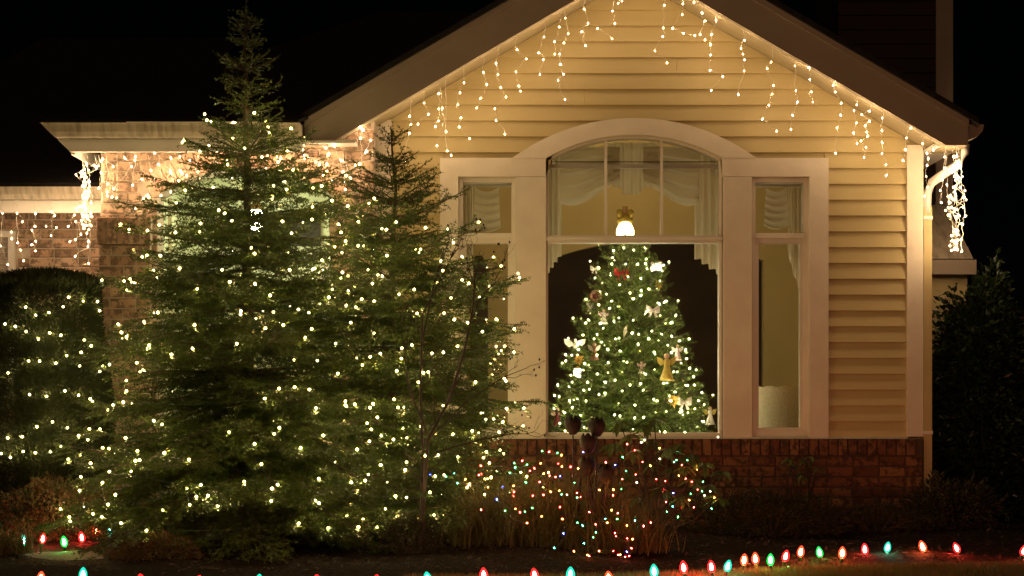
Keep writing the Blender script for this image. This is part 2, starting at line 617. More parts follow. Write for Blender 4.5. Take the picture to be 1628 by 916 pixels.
# ---- gable wall: sheathing with the window openings, then every lap board
XL, XR = -1.345, 3.255
OPL, OPR = -0.425, 2.355
mb = MB()
mb.box(XL, OPL, 0.0, 0.14, 0.70, 2.785)
mb.box(OPR, XR, 0.0, 0.14, 0.70, 2.785)
xs = sorted(set(list(np.linspace(XL, XR, 70)) + [OPL, OPR, WX - HW_I, WX + HW_I, CX]))
lowc, topc = [], []
for x in xs:
    z0 = 2.785
    if abs(x - WX) < HW_I:
        z0 = arc_z(HW_I, RISE_I, SPR, x - WX)
    lowc.append((x, z0)); topc.append((x, max(z0 + 0.01, zb(x) + 0.02)))
mb.band(lowc, topc, 0.0, 0.14)
gable = obj('gable_wall', mb, 'siding', house)


def inner_hw(z):
    rad_ = (HW_I ** 2 + RISE_I ** 2) / (2 * RISE_I)
    zz_ = z - SPR + (rad_ - RISE_I)
    return math.sqrt(max(0, rad_ * rad_ - zz_ * zz_))


z = 0.725
EXPO = 0.1255
while z < ZA - 0.05:
    zt = z + EXPO
    jit = random.uniform(-0.0015, 0.0015)
    lo_l = max(XL + 0.1, CX - (ZA - z) / SLOPE + 0.005); lo_r = min(XR - 0.1, CX + (ZA - z) / SLOPE - 0.005)
    hi_l = max(XL + 0.1, CX - (ZA - zt) / SLOPE + 0.005); hi_r = min(XR - 0.1, CX + (ZA - zt) / SLOPE - 0.005)
    if hi_r < hi_l:
        hi_l = hi_r = CX
    spans = []
    if z < 2.93:
        spans = [((lo_l, hi_l), (-0.55, -0.55)), ((2.485, 2.485), (lo_r, hi_r))]
    elif z < SPR + RISE_I:
        e = inner_hw(max(z, SPR)) + 0.012
        spans = [((lo_l, hi_l), (WX - e, WX - e)), ((WX + e, WX + e), (lo_r, hi_r))]
    else:
        # long rows have one butt joint, staggered
        j = CX + random.uniform(-0.8, 0.8) * max(0.2, (ZA - z) / SLOPE - 0.6)
        if lo_r - lo_l > 2.4:
            spans = [((lo_l, hi_l), (j - 0.0008, j - 0.0008)), ((j + 0.0008, j + 0.0008), (lo_r, hi_r))]
        else:
            spans = [((lo_l, hi_l), (lo_r, hi_r))]
    for (l0, l1), (r0, r1) in spans:
        if r0 - l0 < 0.02:
            continue
        y0, y1 = -0.036 + jit, -0.006 + jit
        b = MB()
        b.hexa([(l0, y0, z), (r0, y0, z), (r0, -0.0005, z), (l0, -0.0005, z),
                (l1, y1, zt + 0.004), (r1, y1, zt + 0.004), (r1, -0.0005, zt + 0.004), (l1, -0.0005, zt + 0.004)])
        obj('siding_board', b, 'siding', gable)
    z = zt

# corner boards
b = MB(); b.box(3.13, 3.258, -0.045, 0.14, 0.73, 3.04)
obj('corner_board', b, 'trim', house)
b = MB(); b.box(-1.16, -0.955, -0.045, -0.001, 0.73, 3.24)
obj('corner_board', b, 'trim', house)

# ---- brick base under the gable
SHARED = {}


def brick_mesh(key, L_, H_, D_, mat, seed):
    if key in SHARED:
        return SHARED[key]
    r_ = random.Random(seed)
    j = lambda s: r_.uniform(-s, s)
    c = 0.004
    vs = []
    for (sx, sz) in ((-1, -1), (1, -1), (1, 1), (-1, 1)):
        vs.append((sx * L_ / 2 + j(.0015), D_, sz * H_ / 2 + j(.0012)))
    for (sx, sz) in ((-1, -1), (1, -1), (1, 1), (-1, 1)):
        vs.append((sx * L_ / 2 + j(.0015), c, sz * H_ / 2 + j(.0012)))
    for (sx, sz) in ((-1, -1), (1, -1), (1, 1), (-1, 1)):
        vs.append((sx * (L_ / 2 - c) + j(.002), j(.0015), sz * (H_ / 2 - c) + j(.0015)))
    fs = [(8, 9, 10, 11)]
    for i in range(4):
        k_ = (i + 1) % 4
        fs.append((i, k_, 4 + k_, 4 + i)); fs.append((4 + i, 4 + k_, 8 + k_, 8 + i))
    me = bpy.data.meshes.new('brick')
    me.from_pydata(vs, [], fs)
    me.materials.append(M[mat])
    bm = bmesh.new(); bm.from_mesh(me); bmesh.ops.recalc_face_normals(bm, faces=bm.faces); bm.to_mesh(me); bm.free()
    SHARED[key] = me
    return me


def lay_bricks(part, x0, x1, z0, z1, Y, ch, bl, mat, seen, hidden_name='brickwork', skip=None):
    rr = random.Random(int(abs(x0 * 1000 + z0 * 77)))
    off = world_off(part)
    j = 0.011
    hid = MB()
    zc = z0
    row = 0
    while zc + ch <= z1 + 0.004:
        x = x0 - (bl * 0.5 if row % 2 else 0) + rr.uniform(-0.015, 0.015)
        while x < x1:
            l_ = bl if rr.random() < 0.8 else bl * 0.5
            a_, b_ = max(x, x0), min(x + l_, x1)
            x += l_
            if b_ - a_ < 0.03:
                continue
            xm, zm = (a_ + b_) / 2, zc + ch / 2
            if skip and skip(a_, b_, zc, zc + ch):
                continue
            s_ = 2400 / (12 + Y)
            px, py = 814 + xm * s_, 640 - (zm - 1) * s_
            me = brick_mesh((mat, bl, ch, rr.randrange(5)), bl - j, ch - j, 0.03, mat, rr.random())
            sx = (b_ - a_ - j) / (bl - j)
            yy = Y - rr.uniform(0, 0.005)
            if seen(px, py):
                o = link('brick', me, part)
                o.location = Vector((xm, yy, zm)) - off
                o.scale = (sx, 1, 1)
                o.rotation_euler = (rr.gauss(0, .01), rr.gauss(0, .006), rr.gauss(0, .01))
            else:
                hid.add([(v.co.x * sx + xm, v.co.y + yy, v.co.z + zm) for v in me.vertices], [tuple(p_.vertices) for p_ in me.polygons])
        zc += ch
        row += 1
    if hid.v:
        o = obj(hidden_name, hid, mat, part, fix=False)
        o['kind'] = 'stuff'


BX0, BX1 = -1.10, 3.24
mb = MB(); mb.box(BX0, BX1, -0.082, 0.14, 0.0, 0.712)
base = obj('brick_base', mb, 'dim_lit_base_mortar', house)
VENT = (2.66, 2.94, 0.07, 0.155)
lay_bricks(base, BX0, BX1, 0.0, 0.580, -0.095, 0.0826, 0.205, 'dim_lit_base_brick', lambda px, py: px > 1060 and py < 840,
           skip=lambda a_, b_, c_, d_: b_ > VENT[0] and a_ < VENT[1] and d_ > VENT[2] and c_ < VENT[3])
# soldier course on top
me = brick_mesh('soldier', 0.066, 0.128, 0.05, 'dim_lit_base_brick', 5)
x = BX0 + 0.036
hid = MB()
while x < BX1 - 0.03:
    if x > 1.1:
        o = link('brick', me, base); o.location = Vector((x, -0.105, 0.648)) - world_off(base)
        o.rotation_euler = (random.gauss(0, .01), random.gauss(0, .008), 0)
    else:
        hid.add([(v.co.x + x, v.co.y - 0.105, v.co.z + 0.648) for v in me.vertices], [tuple(p_.vertices) for p_ in me.polygons])
    x += 0.0765
o = obj('brickwork', hid, 'dim_lit_base_brick', base, fix=False); o['kind'] = 'stuff'
mb = MB(); mb.box(BX0, 3.13, -0.06, -0.028, 0.7125, 0.724)
obj('ledge_flashing', mb, 'sash_paint', house)
# foundation vent
mb = MB(); mb.box(VENT[0], VENT[1], -0.086, -0.083, VENT[2], VENT[3])
vent = obj('foundation_vent', mb, 'dark_metal', house)
for i in range(7):
    x = VENT[0] + 0.015 + i * 0.04
    b = MB(); b.box(x, x + 0.018, -0.103, -0.087, VENT[2] + 0.004, VENT[3] - 0.004)
    obj('slat', b, 'dim_lit_base_brick', vent)

# ---- windows ---------------------------------------------------------
YC0, YC1 = -0.055, 0.02          # casing depth


def box_obj(name, x0, x1, y0, y1, z0, z1, mat, parent):
    b = MB(); b.box(x0, x1, y0, y1, z0, z1)
    return obj(name, b, mat, parent)


win = MB(); win.band(arc(HW_I, RISE_I, SPR, WX), arc(HW_O, RISE_O, SPR, WX), YC0 - 0.004, 0.03)
cwin = obj('window', win, 'trim', house); cwin['label'] = 'arched centre window with swagged curtains and lit tree behind'
XZ = lambda px: (px - 814) / 200
ZZ = lambda py: 1 + (640 - py) / 200
for a_, b_ in ((820, 868), (1149, 1194)):
    box_obj('casing', XZ(a_), XZ(b_), YC0, 0.14, 0.725, 2.785, 'trim', cwin)
# flat header blocks beside the arch
box_obj('casing', XZ(700), WX - HW_I, YC0, 0.03, 2.788, SPR, 'trim', cwin)
box_obj('casing', WX + HW_I, XZ(1315), YC0, 0.03, 2.788, SPR, 'trim', cwin)
# reveal strip and sash of the centre window
b = MB(); b.band(arc(HW_I - 0.018, RISE_I - 0.006, SPR - 0.012, WX), arc(HW_I - 0.001, RISE_I - 0.001, SPR, WX), 0.0, 0.10)
obj('sash', b, 'sash_paint', cwin)
xl, xr = WX - HW_I, WX + HW_I
for a_, b_, zt in ((xl + 0.001, xl + 0.02, SPR), (xr - 0.02, xr - 0.001, SPR)):
    box_obj('sash', a_, b_, 0.0, 0.10, 0.725, zt - 0.012, 'sash_paint', cwin)
box_obj('transom_bar', xl + 0.02, xr - 0.02, -0.03, 0.10, ZZ(386), ZZ(375), 'sash_paint', cwin)
box_obj('transom_ledge', xl + 0.001, xr - 0.001, -0.048, -0.031, ZZ(383), ZZ(378), 'sash_paint', cwin)
box_obj('sash', xl + 0.02, xr - 0.02, 0.0, 0.10, 0.725, ZZ(688), 'sash_paint', cwin)
for px in (963.5, 1052.5):
    box_obj('mullion', XZ(px) - 0.011, XZ(px) + 0.011, 0.022, 0.062, ZZ(375), arc_z(HW_I, RISE_I, SPR, XZ(px) - WX) - 0.008, 'sash_paint', cwin)
# panes
cuts = [xl + 0.02, XZ(963.5) - 0.011, XZ(963.5) + 0.011, XZ(1052.5) - 0.011, XZ(1052.5) + 0.011, xr - 0.02]
for i in (0, 2, 4):
    xs = np.linspace(cuts[i], cuts[i + 1], 10)
    b = MB(); b.band([(x, ZZ(375)) for x in xs], [(x, arc_z(HW_I, RISE_I, SPR, x - WX) - 0.008) for x in xs], 0.040, 0.044)
    obj('pane', b, 'window_glass', cwin)
box_obj('pane', xl + 0.02, xr - 0.02, 0.040, 0.044, ZZ(688), ZZ(386), 'window_glass', cwin)
# droplets of ice along the transom
b = MB()
for i in range(60):
    x = random.uniform(xl + 0.05, xr - 0.05)
    b.ball((x, -0.04, ZZ(386.5)), random.uniform(0.003, 0.006), 5, 4)
o = obj('ice_drops', b, 'white_paint', cwin, True); o['kind'] = 'stuff'

for side in (0, 1):
    if side == 0:
        ox0, ox1, cx0, cx1 = 729, 820, 700, 729
    else:
        ox0, ox1, cx0, cx1 = 1194, 1285, 1285, 1315
    w = box_obj('window', XZ(cx0), XZ(cx1), YC0, 0.02, 0.725, 2.788, 'trim', house)
    w['label'] = ['narrow side window beside the conifers', 'narrow side window with a woven chair back behind'][side]
    x0, x1 = XZ(ox0), XZ(ox1)
    zt = 2.786
    # outer frame, upper sash, lower sash
    fr = 0.035
    box_obj('frame', x0 + 0.001, x0 + fr, 0.0, 0.11, 0.725, zt, 'sash_paint', w)
    box_obj('frame', x1 - fr, x1 - 0.001, 0.0, 0.11, 0.725, zt, 'sash_paint', w)
    box_obj('frame', x0 + fr, x1 - fr, 0.0, 0.11, zt - fr, zt, 'sash_paint', w)
    box_obj('transom_bar', x0 + fr, x1 - fr, -0.012, 0.11, ZZ(379), ZZ(371), 'sash_paint', w)
    box_obj('sill', x0 + fr, x1 - fr, -0.012, 0.11, 0.725, ZZ(684), 'sash_paint', w)
    s0 = fr + 0.028
    box_obj('sash', x0 + fr, x0 + s0, 0.012, 0.07, ZZ(684), ZZ(379), 'sash_paint', w)
    box_obj('sash', x1 - s0, x1 - fr, 0.012, 0.07, ZZ(684), ZZ(379), 'sash_paint', w)
    box_obj('sash', x0 + s0, x1 - s0, 0.012, 0.07, ZZ(387), ZZ(379), 'sash_paint', w)
    box_obj('sash', x0 + s0, x1 - s0, 0.012, 0.07, ZZ(684), ZZ(680), 'sash_paint', w)
    box_obj('pane', x0 + fr, x1 - fr, 0.045, 0.049, ZZ(371), zt - fr, 'window_glass', w)
    box_obj('pane', x0 + s0, x1 - s0, 0.038, 0.042, ZZ(680), ZZ(387), 'window_glass', w)
    if side == 1:
        box_obj('hinge', x1 - fr - 0.012, x1 - fr + 0.012, -0.008, 0.0, ZZ(390), ZZ(374), 'sash_paint', w)

# ---- rake boards, soffit, roof of the gable ----------------------------
YF = -0.40
for sgn in (-1, 1):
    X_end = CX + sgn * 2.55
    zcut = 2.977
    xb = CX + sgn * (ZA - zcut) / SLOPE
    f = lambda x, dz: ZA - SLOPE * abs(x - CX) + dz
    poly = [(CX, ZA), (xb, zcut), (X_end, zcut), (X_end, f(X_end, 0.245)), (CX, ZA + 0.245)]
    b = MB(); b.prism(poly, YF, YF + 0.04)
    rk = obj('rake_board', b, 'taupe_paint', house)
    poly = [(CX, ZA + 0.245), (X_end + sgn * 0.0, f(X_end, 0.245)), (X_end, f(X_end, 0.245) + 0.05), (CX, ZA + 0.295)]
    b = MB(); b.prism(poly, YF - 0.022, YF + 0.04)
    obj('rake_moulding', b, 'taupe_paint', rk)
    # soffit under the overhang
    poly = [(CX, ZA + 0.002), (xb, zcut + 0.002), (X_end, zcut + 0.002), (X_end, zcut + 0.02), (xb, zcut + 0.022), (CX, ZA + 0.02)]
    b = MB(); b.prism(poly, YF + 0.04, 0.0)
    obj('soffit', b, 'soffit_paint', house)
    # roof plane
    xe = CX + sgn * 2.62
    poly = [(CX, ZA + 0.297), (xe, f(xe, 0.297)), (xe, f(xe, 0.297) + 0.045), (CX, ZA + 0.342)]
    b = MB(); b.prism(poly, YF - 0.045, 7.0)
    obj('roof', b, 'shingle', house)

# right eave: gutter seen end on, running back along the side, with its downspout
XG = 3.505
zg = 3.02
prof = [(0, 0.0), (0.085, 0.03), (0.125, 0.075), (0.135, 0.125), (0, 0.125)]
b = MB(); b.prism([(XG + x, zg + z_) for x, z_ in prof], -0.36, 6.0)
gt = obj('gutter', b, 'taupe_paint', house)
b = MB(); b.box(3.262, XG - 0.003, -0.30, 6.0, 2.985, 3.0)
obj('soffit', b, 'white_paint', house)
ds = [(XG + 0.045, -0.18, zg), (XG + 0.04, -0.18, 2.95), (XG + 0.0, -0.16, 2.87), (3.40, -0.12, 2.80), (3.32, -0.06, 2.74), (3.295, -0.03, 2.66), (3.292, -0.02, 2.5)]
b = MB(); b.tube(ds, 0.035, 0.035, 8)
dsp = obj('downspout', b, 'white_paint', house, True)
b = MB(); b.box(3.262, 3.325, -0.05, 0.02, 0.06, 2.55)
obj('downspout_pipe', b, 'siding', dsp)
for zz in (2.45, 0.75):
    b = MB(); b.box(3.2585, 3.33, -0.056, 0.024, zz, zz + 0.025)
    obj('strap', b, 'white_paint', dsp)
# right side wall
box_obj('side_wall', 3.10, 3.2555, 0.142, 6.0, 0.0, 2.985, 'siding', house)

# ---- chimney chase on the right side, with its shingled shoulder ----------
YCH = 1.2
ch0 = XZ(1470) * 1.1
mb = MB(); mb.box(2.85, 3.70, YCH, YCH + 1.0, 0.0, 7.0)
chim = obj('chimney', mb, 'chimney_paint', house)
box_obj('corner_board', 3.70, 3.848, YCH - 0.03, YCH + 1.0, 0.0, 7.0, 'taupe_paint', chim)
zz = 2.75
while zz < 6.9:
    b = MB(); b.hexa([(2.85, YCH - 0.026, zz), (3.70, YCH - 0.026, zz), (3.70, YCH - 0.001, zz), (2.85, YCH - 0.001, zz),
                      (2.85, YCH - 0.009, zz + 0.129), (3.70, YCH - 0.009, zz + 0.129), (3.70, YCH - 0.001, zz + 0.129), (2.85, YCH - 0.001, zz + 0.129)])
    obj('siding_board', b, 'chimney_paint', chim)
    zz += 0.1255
# shoulder: sloping courses of heavy shingles stepping forward
sh = MB(); sh.hexa([(3.3, 0.60, 0.0), (3.80, 0.60, 0.0), (3.80, YCH - 0.04, 0.0), (3.3, YCH - 0.04, 0.0), (3.3, 0.60, 2.08), (3.80, 0.60, 2.08), (3.80, YCH - 0.04, 2.08), (3.3, YCH - 0.04, 2.08)])
shd = obj('chimney_base', sh, 'siding', house)
nC = 5
for i in range(nC):
    t0, t1 = i / nC, (i + 1) / nC
    ya, yb_ = 0.52 + 0.62 * t0, 0.52 + 0.62 * t1
    za, zb_ = 2.21 + 0.52 * t0, 2.21 + 0.52 * t1
    xa, xb_ = 3.82 - 0.05 * t0, 3.82 - 0.05 * t1
    b = MB(); b.hexa([(3.27, ya - 0.02, za - 0.02), (xa, ya - 0.02, za - 0.02), (xa, ya + 0.3, za - 0.02), (3.27, ya + 0.3, za - 0.02),
                      (3.27, yb_ - 0.02, zb_ - 0.012), (xb_, yb_ - 0.02, zb_ - 0.012), (xb_, yb_ + 0.2, zb_ - 0.012), (3.27, yb_ + 0.2, zb_ - 0.012)])
    obj('shingle_course', b, 'gutter_paint', shd)
box_obj('fascia', 3.27, 3.84, 0.48, 0.59, 2.06, 2.18, 'taupe_paint', shd)

# ---- brick porch on the left -------------------------------------------------
YP = -0.28
PX0, PX1 = -3.193, -1.07
AXC, AHW, ASPR, ARISE = -2.07, 0.684, 2.60, 0.22
mb = MB()
ztop = 2.95
xs = sorted(set(list(np.linspace(PX0, PX1, 60)) + [AXC - AHW, AXC + AHW]))
lowc, topc = [], []
for x in xs:
    z0 = arc_z(AHW, ARISE, ASPR, x - AXC) if abs(x - AXC) < AHW - 1e-6 else ASPR
    lowc.append((x, z0)); topc.append((x, 3.25))
mb.band(lowc, topc, YP + 0.010, YP + 0.22)
mb.box(PX0, AXC - AHW, YP + 0.010, YP + 0.22, 0, ASPR)
mb.box(AXC + AHW, PX1, YP + 0.010, YP + 0.22, 0, ASPR)
porch = obj('porch_wall', mb, 'mortar', house)
RINGO = 0.20


def arch_skip(a_, b_, c_, d_):
    xm = (a_ + b_) / 2; zm = (c_ + d_) / 2
    if abs(xm - AXC) < AHW + 0.0 and zm < ASPR:
        return b_ > AXC - AHW + 0.02 and a_ < AXC + AHW - 0.02
    rad = (AHW ** 2 + ARISE ** 2) / (2 * ARISE)
    zc_ = ASPR + ARISE - rad
    dd = math.hypot(xm - AXC, zm - zc_)
    if dd < rad + RINGO * 0.5 and abs(xm - AXC) < AHW + 0.09 and zm > ASPR - 0.09:
        return True
    for xx in (a_ + 0.01, b_ - 0.01):
        if math.hypot(xx - AXC, c_ + 0.01 - zc_) < rad and abs(xx - AXC) < AHW:
            return True
    return False


def pil_skip(a_, b_, c_, d_):
    if arch_skip(a_, b_, c_, d_):
        return True
    return False


lay_bricks(porch, PX0, AXC - AHW, 0.0, ASPR - 0.03, YP, 0.0822, 0.200, 'brick', lambda px, py: 150 < px < 265 and 240 < py < 345)
lay_bricks(porch, AXC + AHW, PX1, 0.0, ASPR - 0.03, YP, 0.0822, 0.200, 'brick', lambda px, py: py < 400)
lay_bricks(porch, PX0, PX1, ASPR - 0.0524, 3.25, YP, 0.0822, 0.200, 'brick', lambda px, py: py > 175, skip=pil_skip)
# radial bricks of the arch
rad = (AHW ** 2 + ARISE ** 2) / (2 * ARISE)
zc_ = ASPR + ARISE - rad
half = math.asin(AHW / rad)
nb = 19
me = brick_mesh('voussoir', 0.070, 0.19, 0.05, 'arch_brick', 8)
for i in range(nb):
    th = -half * 1.04 + 2.08 * half * (i + 0.5) / nb
    o = link('brick', me, porch)
    o.location = Vector((AXC + math.sin(th) * (rad + 0.10), YP - 0.014, zc_ + math.cos(th) * (rad + 0.10))) - world_off(porch)
    o.rotation_euler = (0, th, 0)
    o.scale = (1.04 * (2.08 * half * (rad + 0.1) / nb) / 0.081, 1, 1)
# pilasters flanking the arch, with a projecting soldier band
for (a_, b_, vis) in ((PX0 - 0.015, AXC - AHW - 0.03, True), (AXC + AHW - 0.03, PX1 - 0.12, True)):
    mb = MB(); mb.box(a_ + 0.012, b_ - 0.012, YP - 0.045, YP - 0.008, 0.0, 2.215)
    pil = obj('pilaster', mb, 'mortar', porch)
    lay_bricks(pil, a_ + 0.01, b_ - 0.01, 0.0, 2.22, YP - 0.055, 0.0822, 0.200, 'brick', lambda px, py: (px < 255 and py < 640))
    me = brick_mesh('soldier_band', 0.068, 0.205, 0.07, 'brick', 9)
    nb = int((b_ - a_) / 0.079)
    for i in range(nb):
        o = link('brick', me, pil)
        o.location = Vector((a_ + (i + 0.5) * (b_ - a_) / nb, YP - 0.085, 2.325)) - world_off(pil)
        o.scale = ((b_ - a_) / nb / 0.079, 1, 1)
        o.rotation_euler = (0, random.gauss(0, 0.006), 0)
    mb = MB(); mb.box(a_ + 0.006, b_ - 0.006, YP - 0.07, YP - 0.004, 2.222, 2.425)
    obj('band_backing', mb, 'mortar', pil)

# porch recess: pale sage walls, door, hanging lantern
YB = 0.95
box_obj('porch_back_wall', -3.10, -1.10, YB, YB + 0.1, 0, 3.2, 'sage_paint', house)
box_obj('porch_side_wall', -3.0, -2.80, YP + 0.23, YB - 0.001, 0, 3.2, 'sage_paint', house)
box_obj('porch_side_wall', -1.36, -1.345, YP + 0.23, YB - 0.001, 0, 3.2, 'sage_paint', house)
box_obj('porch_ceiling', -2.80, -1.36, YP + 0.23, YB - 0.001, 2.98, 3.05, 'sage_paint', house)
box_obj('porch_floor', -2.80, -1.36, YP - 0.1, YB - 0.001, 0.0, 0.12, 'concrete', house)
door = box_obj('door', -2.50, -1.66, YB - 0.05, YB - 0.002, 0.12, 2.20, 'sage_paint', house)
for zc0, zc1 in ((0.25, 0.85), (0.98, 1.55), (1.66, 2.08)):
    for xc0 in (-2.42, -2.04):
        box_obj('panel', xc0, xc0 + 0.30, YB - 0.062, YB - 0.051, zc0, zc1, 'sage_paint', door)
b = MB(); b.ball((-1.74, YB - 0.09, 1.1), 0.035, 8, 6)
obj('handle', b, 'brass', door, True)
for x0 in (-2.60, -1.64):
    box_obj('door_frame', x0, x0 + 0.09, YB - 0.08, YB - 0.001, 0.12, 2.30, 'white_paint', house)
box_obj('door_frame', -2.51, -1.64, YB - 0.08, YB - 0.001, 2.205, 2.30, 'white_paint', house)
box_obj('transom_window', -2.5, -1.64, YB - 0.03, YB - 0.001, 2.34, 2.62, 'dark_metal', house)
# jamb board just inside the arch
box_obj('arch_jamb', AXC - AHW + 0.03, AXC - AHW + 0.06, YP + 0.23, YP + 0.33, 0.12, 2.62, 'sage_paint', house)

lan = thing('porch_lantern', 'glowing white porch lantern hanging in the brick arch', 'lantern', (-2.08, 0.25, 2.38))
b = MB(); b.lathe([(0.03, 2.38), (0.062, 2.41), (0.07, 2.50), (0.045, 2.56)], 10, (-2.08, 0.25, 0))
obj('globe', b, 'lantern_glow', lan, True)
b = MB(); b.tube([(-2.08, 0.25, 2.62), (-2.08, 0.25, 2.985)], 0.008, 0.008, 6); b.lathe([(0.08, 2.562), (0.05, 2.60), (0.015, 2.63)], 10, (-2.08, 0.25, 0))
obj('hanger', b, 'brass', lan, True)

# porch eave: gutter with mitred left end, white beam under it
YE = -0.62
gx0, gx1 = -3.55, CX - 2.552
g0, g1 = 3.008, 3.105
prof = [(0.12, g0), (0.03, g0), (0.0, g0 + 0.035), (-0.015, g1 - 0.018), (-0.03, g1), (0.12, g1)]
b = MB(); n_ = len(prof)
vs_ = [(gx0 + (0.09 * (1 - (z_ - g0) / (g1 - g0))), YE + y_, z_) for y_, z_ in prof] + [(gx1, YE + y_, z_) for y_, z_ in prof]
b.add(vs_, [tuple(range(n_)), tuple(range(2 * n_ - 1, n_ - 1, -1))] + [(i, i + n_, (i + 1) % n_ + n_, (i + 1) % n_) for i in range(n_)])
pg = obj('gutter', b, 'gutter_paint', house)
b = MB(); b.prism([(gx0 + 0.09, g0), (gx0, g1), (gx0 + 0.2, g1), (gx0 + 0.2, g0)], YE + 0.125, 0.6)
obj('side_gutter', b, 'gutter_paint', pg)
box_obj('gutter_clip', -2.9, -1.9, YE - 0.032, YE - 0.02, g1 + 0.001, g1 + 0.006, 'white_paint', pg)
bx0 = -3.372
box_obj('eave_beam', bx0, gx1 - 0.0, YE + 0.125, YE + 0.165, 2.912, 3.006, 'white_paint', house)
box_obj('eave_beam', bx0, bx0 + 0.03, YE + 0.166, 0.6, 2.895, 3.0, 'white_paint', house)
b = MB(); b.hexa([(gx0 + 0.09, YE + 0.126, 3.0), (bx0, YE + 0.126, 2.915), (bx0, 0.6, 2.915), (gx0 + 0.09, 0.6, 3.0),
                  (gx0 + 0.09, YE + 0.126, 3.007), (bx0 - 0.002, YE + 0.126, 3.007), (bx0 - 0.002, 0.6, 3.007), (gx0 + 0.09, 0.6, 3.007)])
obj('soffit', b, 'white_paint', house)
box_obj('soffit', bx0 + 0.03, gx1 + 0.4, YE + 0.166, YP + 0.005, 2.985, 3.004, 'white_paint', house)
# porch and main roofs
b = MB(); b.hexa([(gx0 + 0.02, YE + 0.02, g1 + 0.002), (gx1 - 0.02, YE + 0.02, g1 + 0.002), (gx1 + 2.0, 6.0, 5.6), (-1.6, 6.0, 5.6),
                  (gx0 + 0.02, YE + 0.02, g1 + 0.03), (gx1 - 0.02, YE + 0.02, g1 + 0.03), (gx1 + 2.0, 6.0, 5.65), (-1.6, 6.0, 5.65)])
obj('roof', b, 'shingle', house)

# ---- recessed left wing -------------------------------------------------------
YW = 0.5
mb = MB(); mb.box(-5.4, -3.08, YW + 0.01, YW + 0.2, 0, 2.7)
lw = obj('left_wall', mb, 'mortar', house)
wx1, wz1 = P(24, 368, YW).x, P(24, 368, YW).z
lay_bricks(lw, -5.4, -3.1, 0.0, 2.66, YW, 0.0785, 0.200, 'brick', lambda px, py: -10 < px < 165 and py < 450,
           skip=lambda a_, b_, c_, d_: a_ < wx1 - 0.01 and c_ < wz1 and d_ > 1.0)
ww = box_obj('window', wx1 - 0.9, wx1, YW - 0.03, YW + 0.03, wz1 - 0.05, wz1, 'white_paint', house)
ww['label'] = 'white framed window with slatted blind at the recessed brick wall'
box_obj('frame', wx1 - 0.05, wx1, YW - 0.03, YW + 0.03, 1.0, wz1 - 0.05, 'white_paint', ww)
for i in range(26):
    zz = wz1 - 0.09 - i * 0.045
    b = MB(); b.hexa([(wx1 - 0.9, YW + 0.0, zz), (wx1 - 0.06, YW + 0.0, zz), (wx1 - 0.06, YW + 0.03, zz + 0.02), (wx1 - 0.9, YW + 0.03, zz + 0.02),
                      (wx1 - 0.9, YW + 0.0, zz + 0.003), (wx1 - 0.06, YW + 0.0, zz + 0.003), (wx1 - 0.06, YW + 0.03, zz + 0.023), (wx1 - 0.9, YW + 0.03, zz + 0.023)])
    obj('slat', b, 'blind', ww)
YG = 0.02
b = MB(); b.prismx([(YG + 0.1, 2.625), (YG + 0.03, 2.625), (YG, 2.66), (YG - 0.02, 2.70), (YG - 0.03, 2.715), (YG + 0.1, 2.715)], -5.6, -3.215)
obj('gutter', b, 'gutter_paint', house)
box_obj('eave_beam', -5.6, -3.215, YG + 0.101, YG + 0.14, 2.525, 2.622, 'white_paint', house)
box_obj('soffit', -5.6, -3.215, YG + 0.141, YW + 0.01, 2.60, 2.62, 'white_paint', house)
b = MB(); b.hexa([(-5.6, YG + 0.02, 2.716), (-3.215, YG + 0.02, 2.716), (-3.215, 6, 5.3), (-5.6, 6, 5.3),
                  (-5.6, YG + 0.02, 2.75), (-3.215, YG + 0.02, 2.75), (-3.215, 6, 5.35), (-5.6, 6, 5.35)])
obj('roof', b, 'shingle', house)
box_obj('porch_outer_wall', PX0 + 0.002, PX0 + 0.12, YP + 0.225, YW - 0.004, 0.0, 2.9, 'sage_paint', house)

# ---- the lit room behind the arched window ---------------------------------------
YR = 3.0
box_obj('room_floor', -1.33, 3.09, 0.145, YR, 0.0, 0.06, 'carpet', house)
box_obj('room_side_wall', -1.33, -1.25, 0.145, YR, 0.06, 3.4, 'room_paint', house)
box_obj('room_side_wall', 3.02, 3.095, 0.145, YR, 0.06, 3.4, 'room_paint', house)
s = 2400 / 15
ax0, ax1 = (868 - 814) / s, (1214 - 814) / s
axc, ahw = (ax0 + ax1) / 2, (ax1 - ax0) / 2
asp, ari = 1 + (640 - 414) / s, 0.20
mb = MB()
mb.box(-1.33, ax0, YR, YR + 0.12, 0, asp); mb.box(ax1, 3.09, YR, YR + 0.12, 0, asp)
xs = sorted(set(list(np.linspace(-1.33, 3.09, 50)) + [ax0, ax1, CX]))
mb.band([(x, arc_z(ahw, ari, asp, x - axc) if abs(x - axc) < ahw - 1e-6 else asp) for x in xs], [(x, zb(x) + 0.1) for x in xs], YR, YR + 0.12)
obj('room_back_wall', mb, 'room_paint', house)
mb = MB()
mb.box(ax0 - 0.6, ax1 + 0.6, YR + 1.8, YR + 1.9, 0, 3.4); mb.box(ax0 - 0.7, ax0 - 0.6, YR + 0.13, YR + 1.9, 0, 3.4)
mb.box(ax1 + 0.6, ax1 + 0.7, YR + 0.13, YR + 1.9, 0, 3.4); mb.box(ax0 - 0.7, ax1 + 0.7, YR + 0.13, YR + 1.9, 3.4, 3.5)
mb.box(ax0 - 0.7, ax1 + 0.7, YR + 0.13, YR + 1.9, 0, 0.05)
obj('hall_walls', mb, 'dark_hall', house)
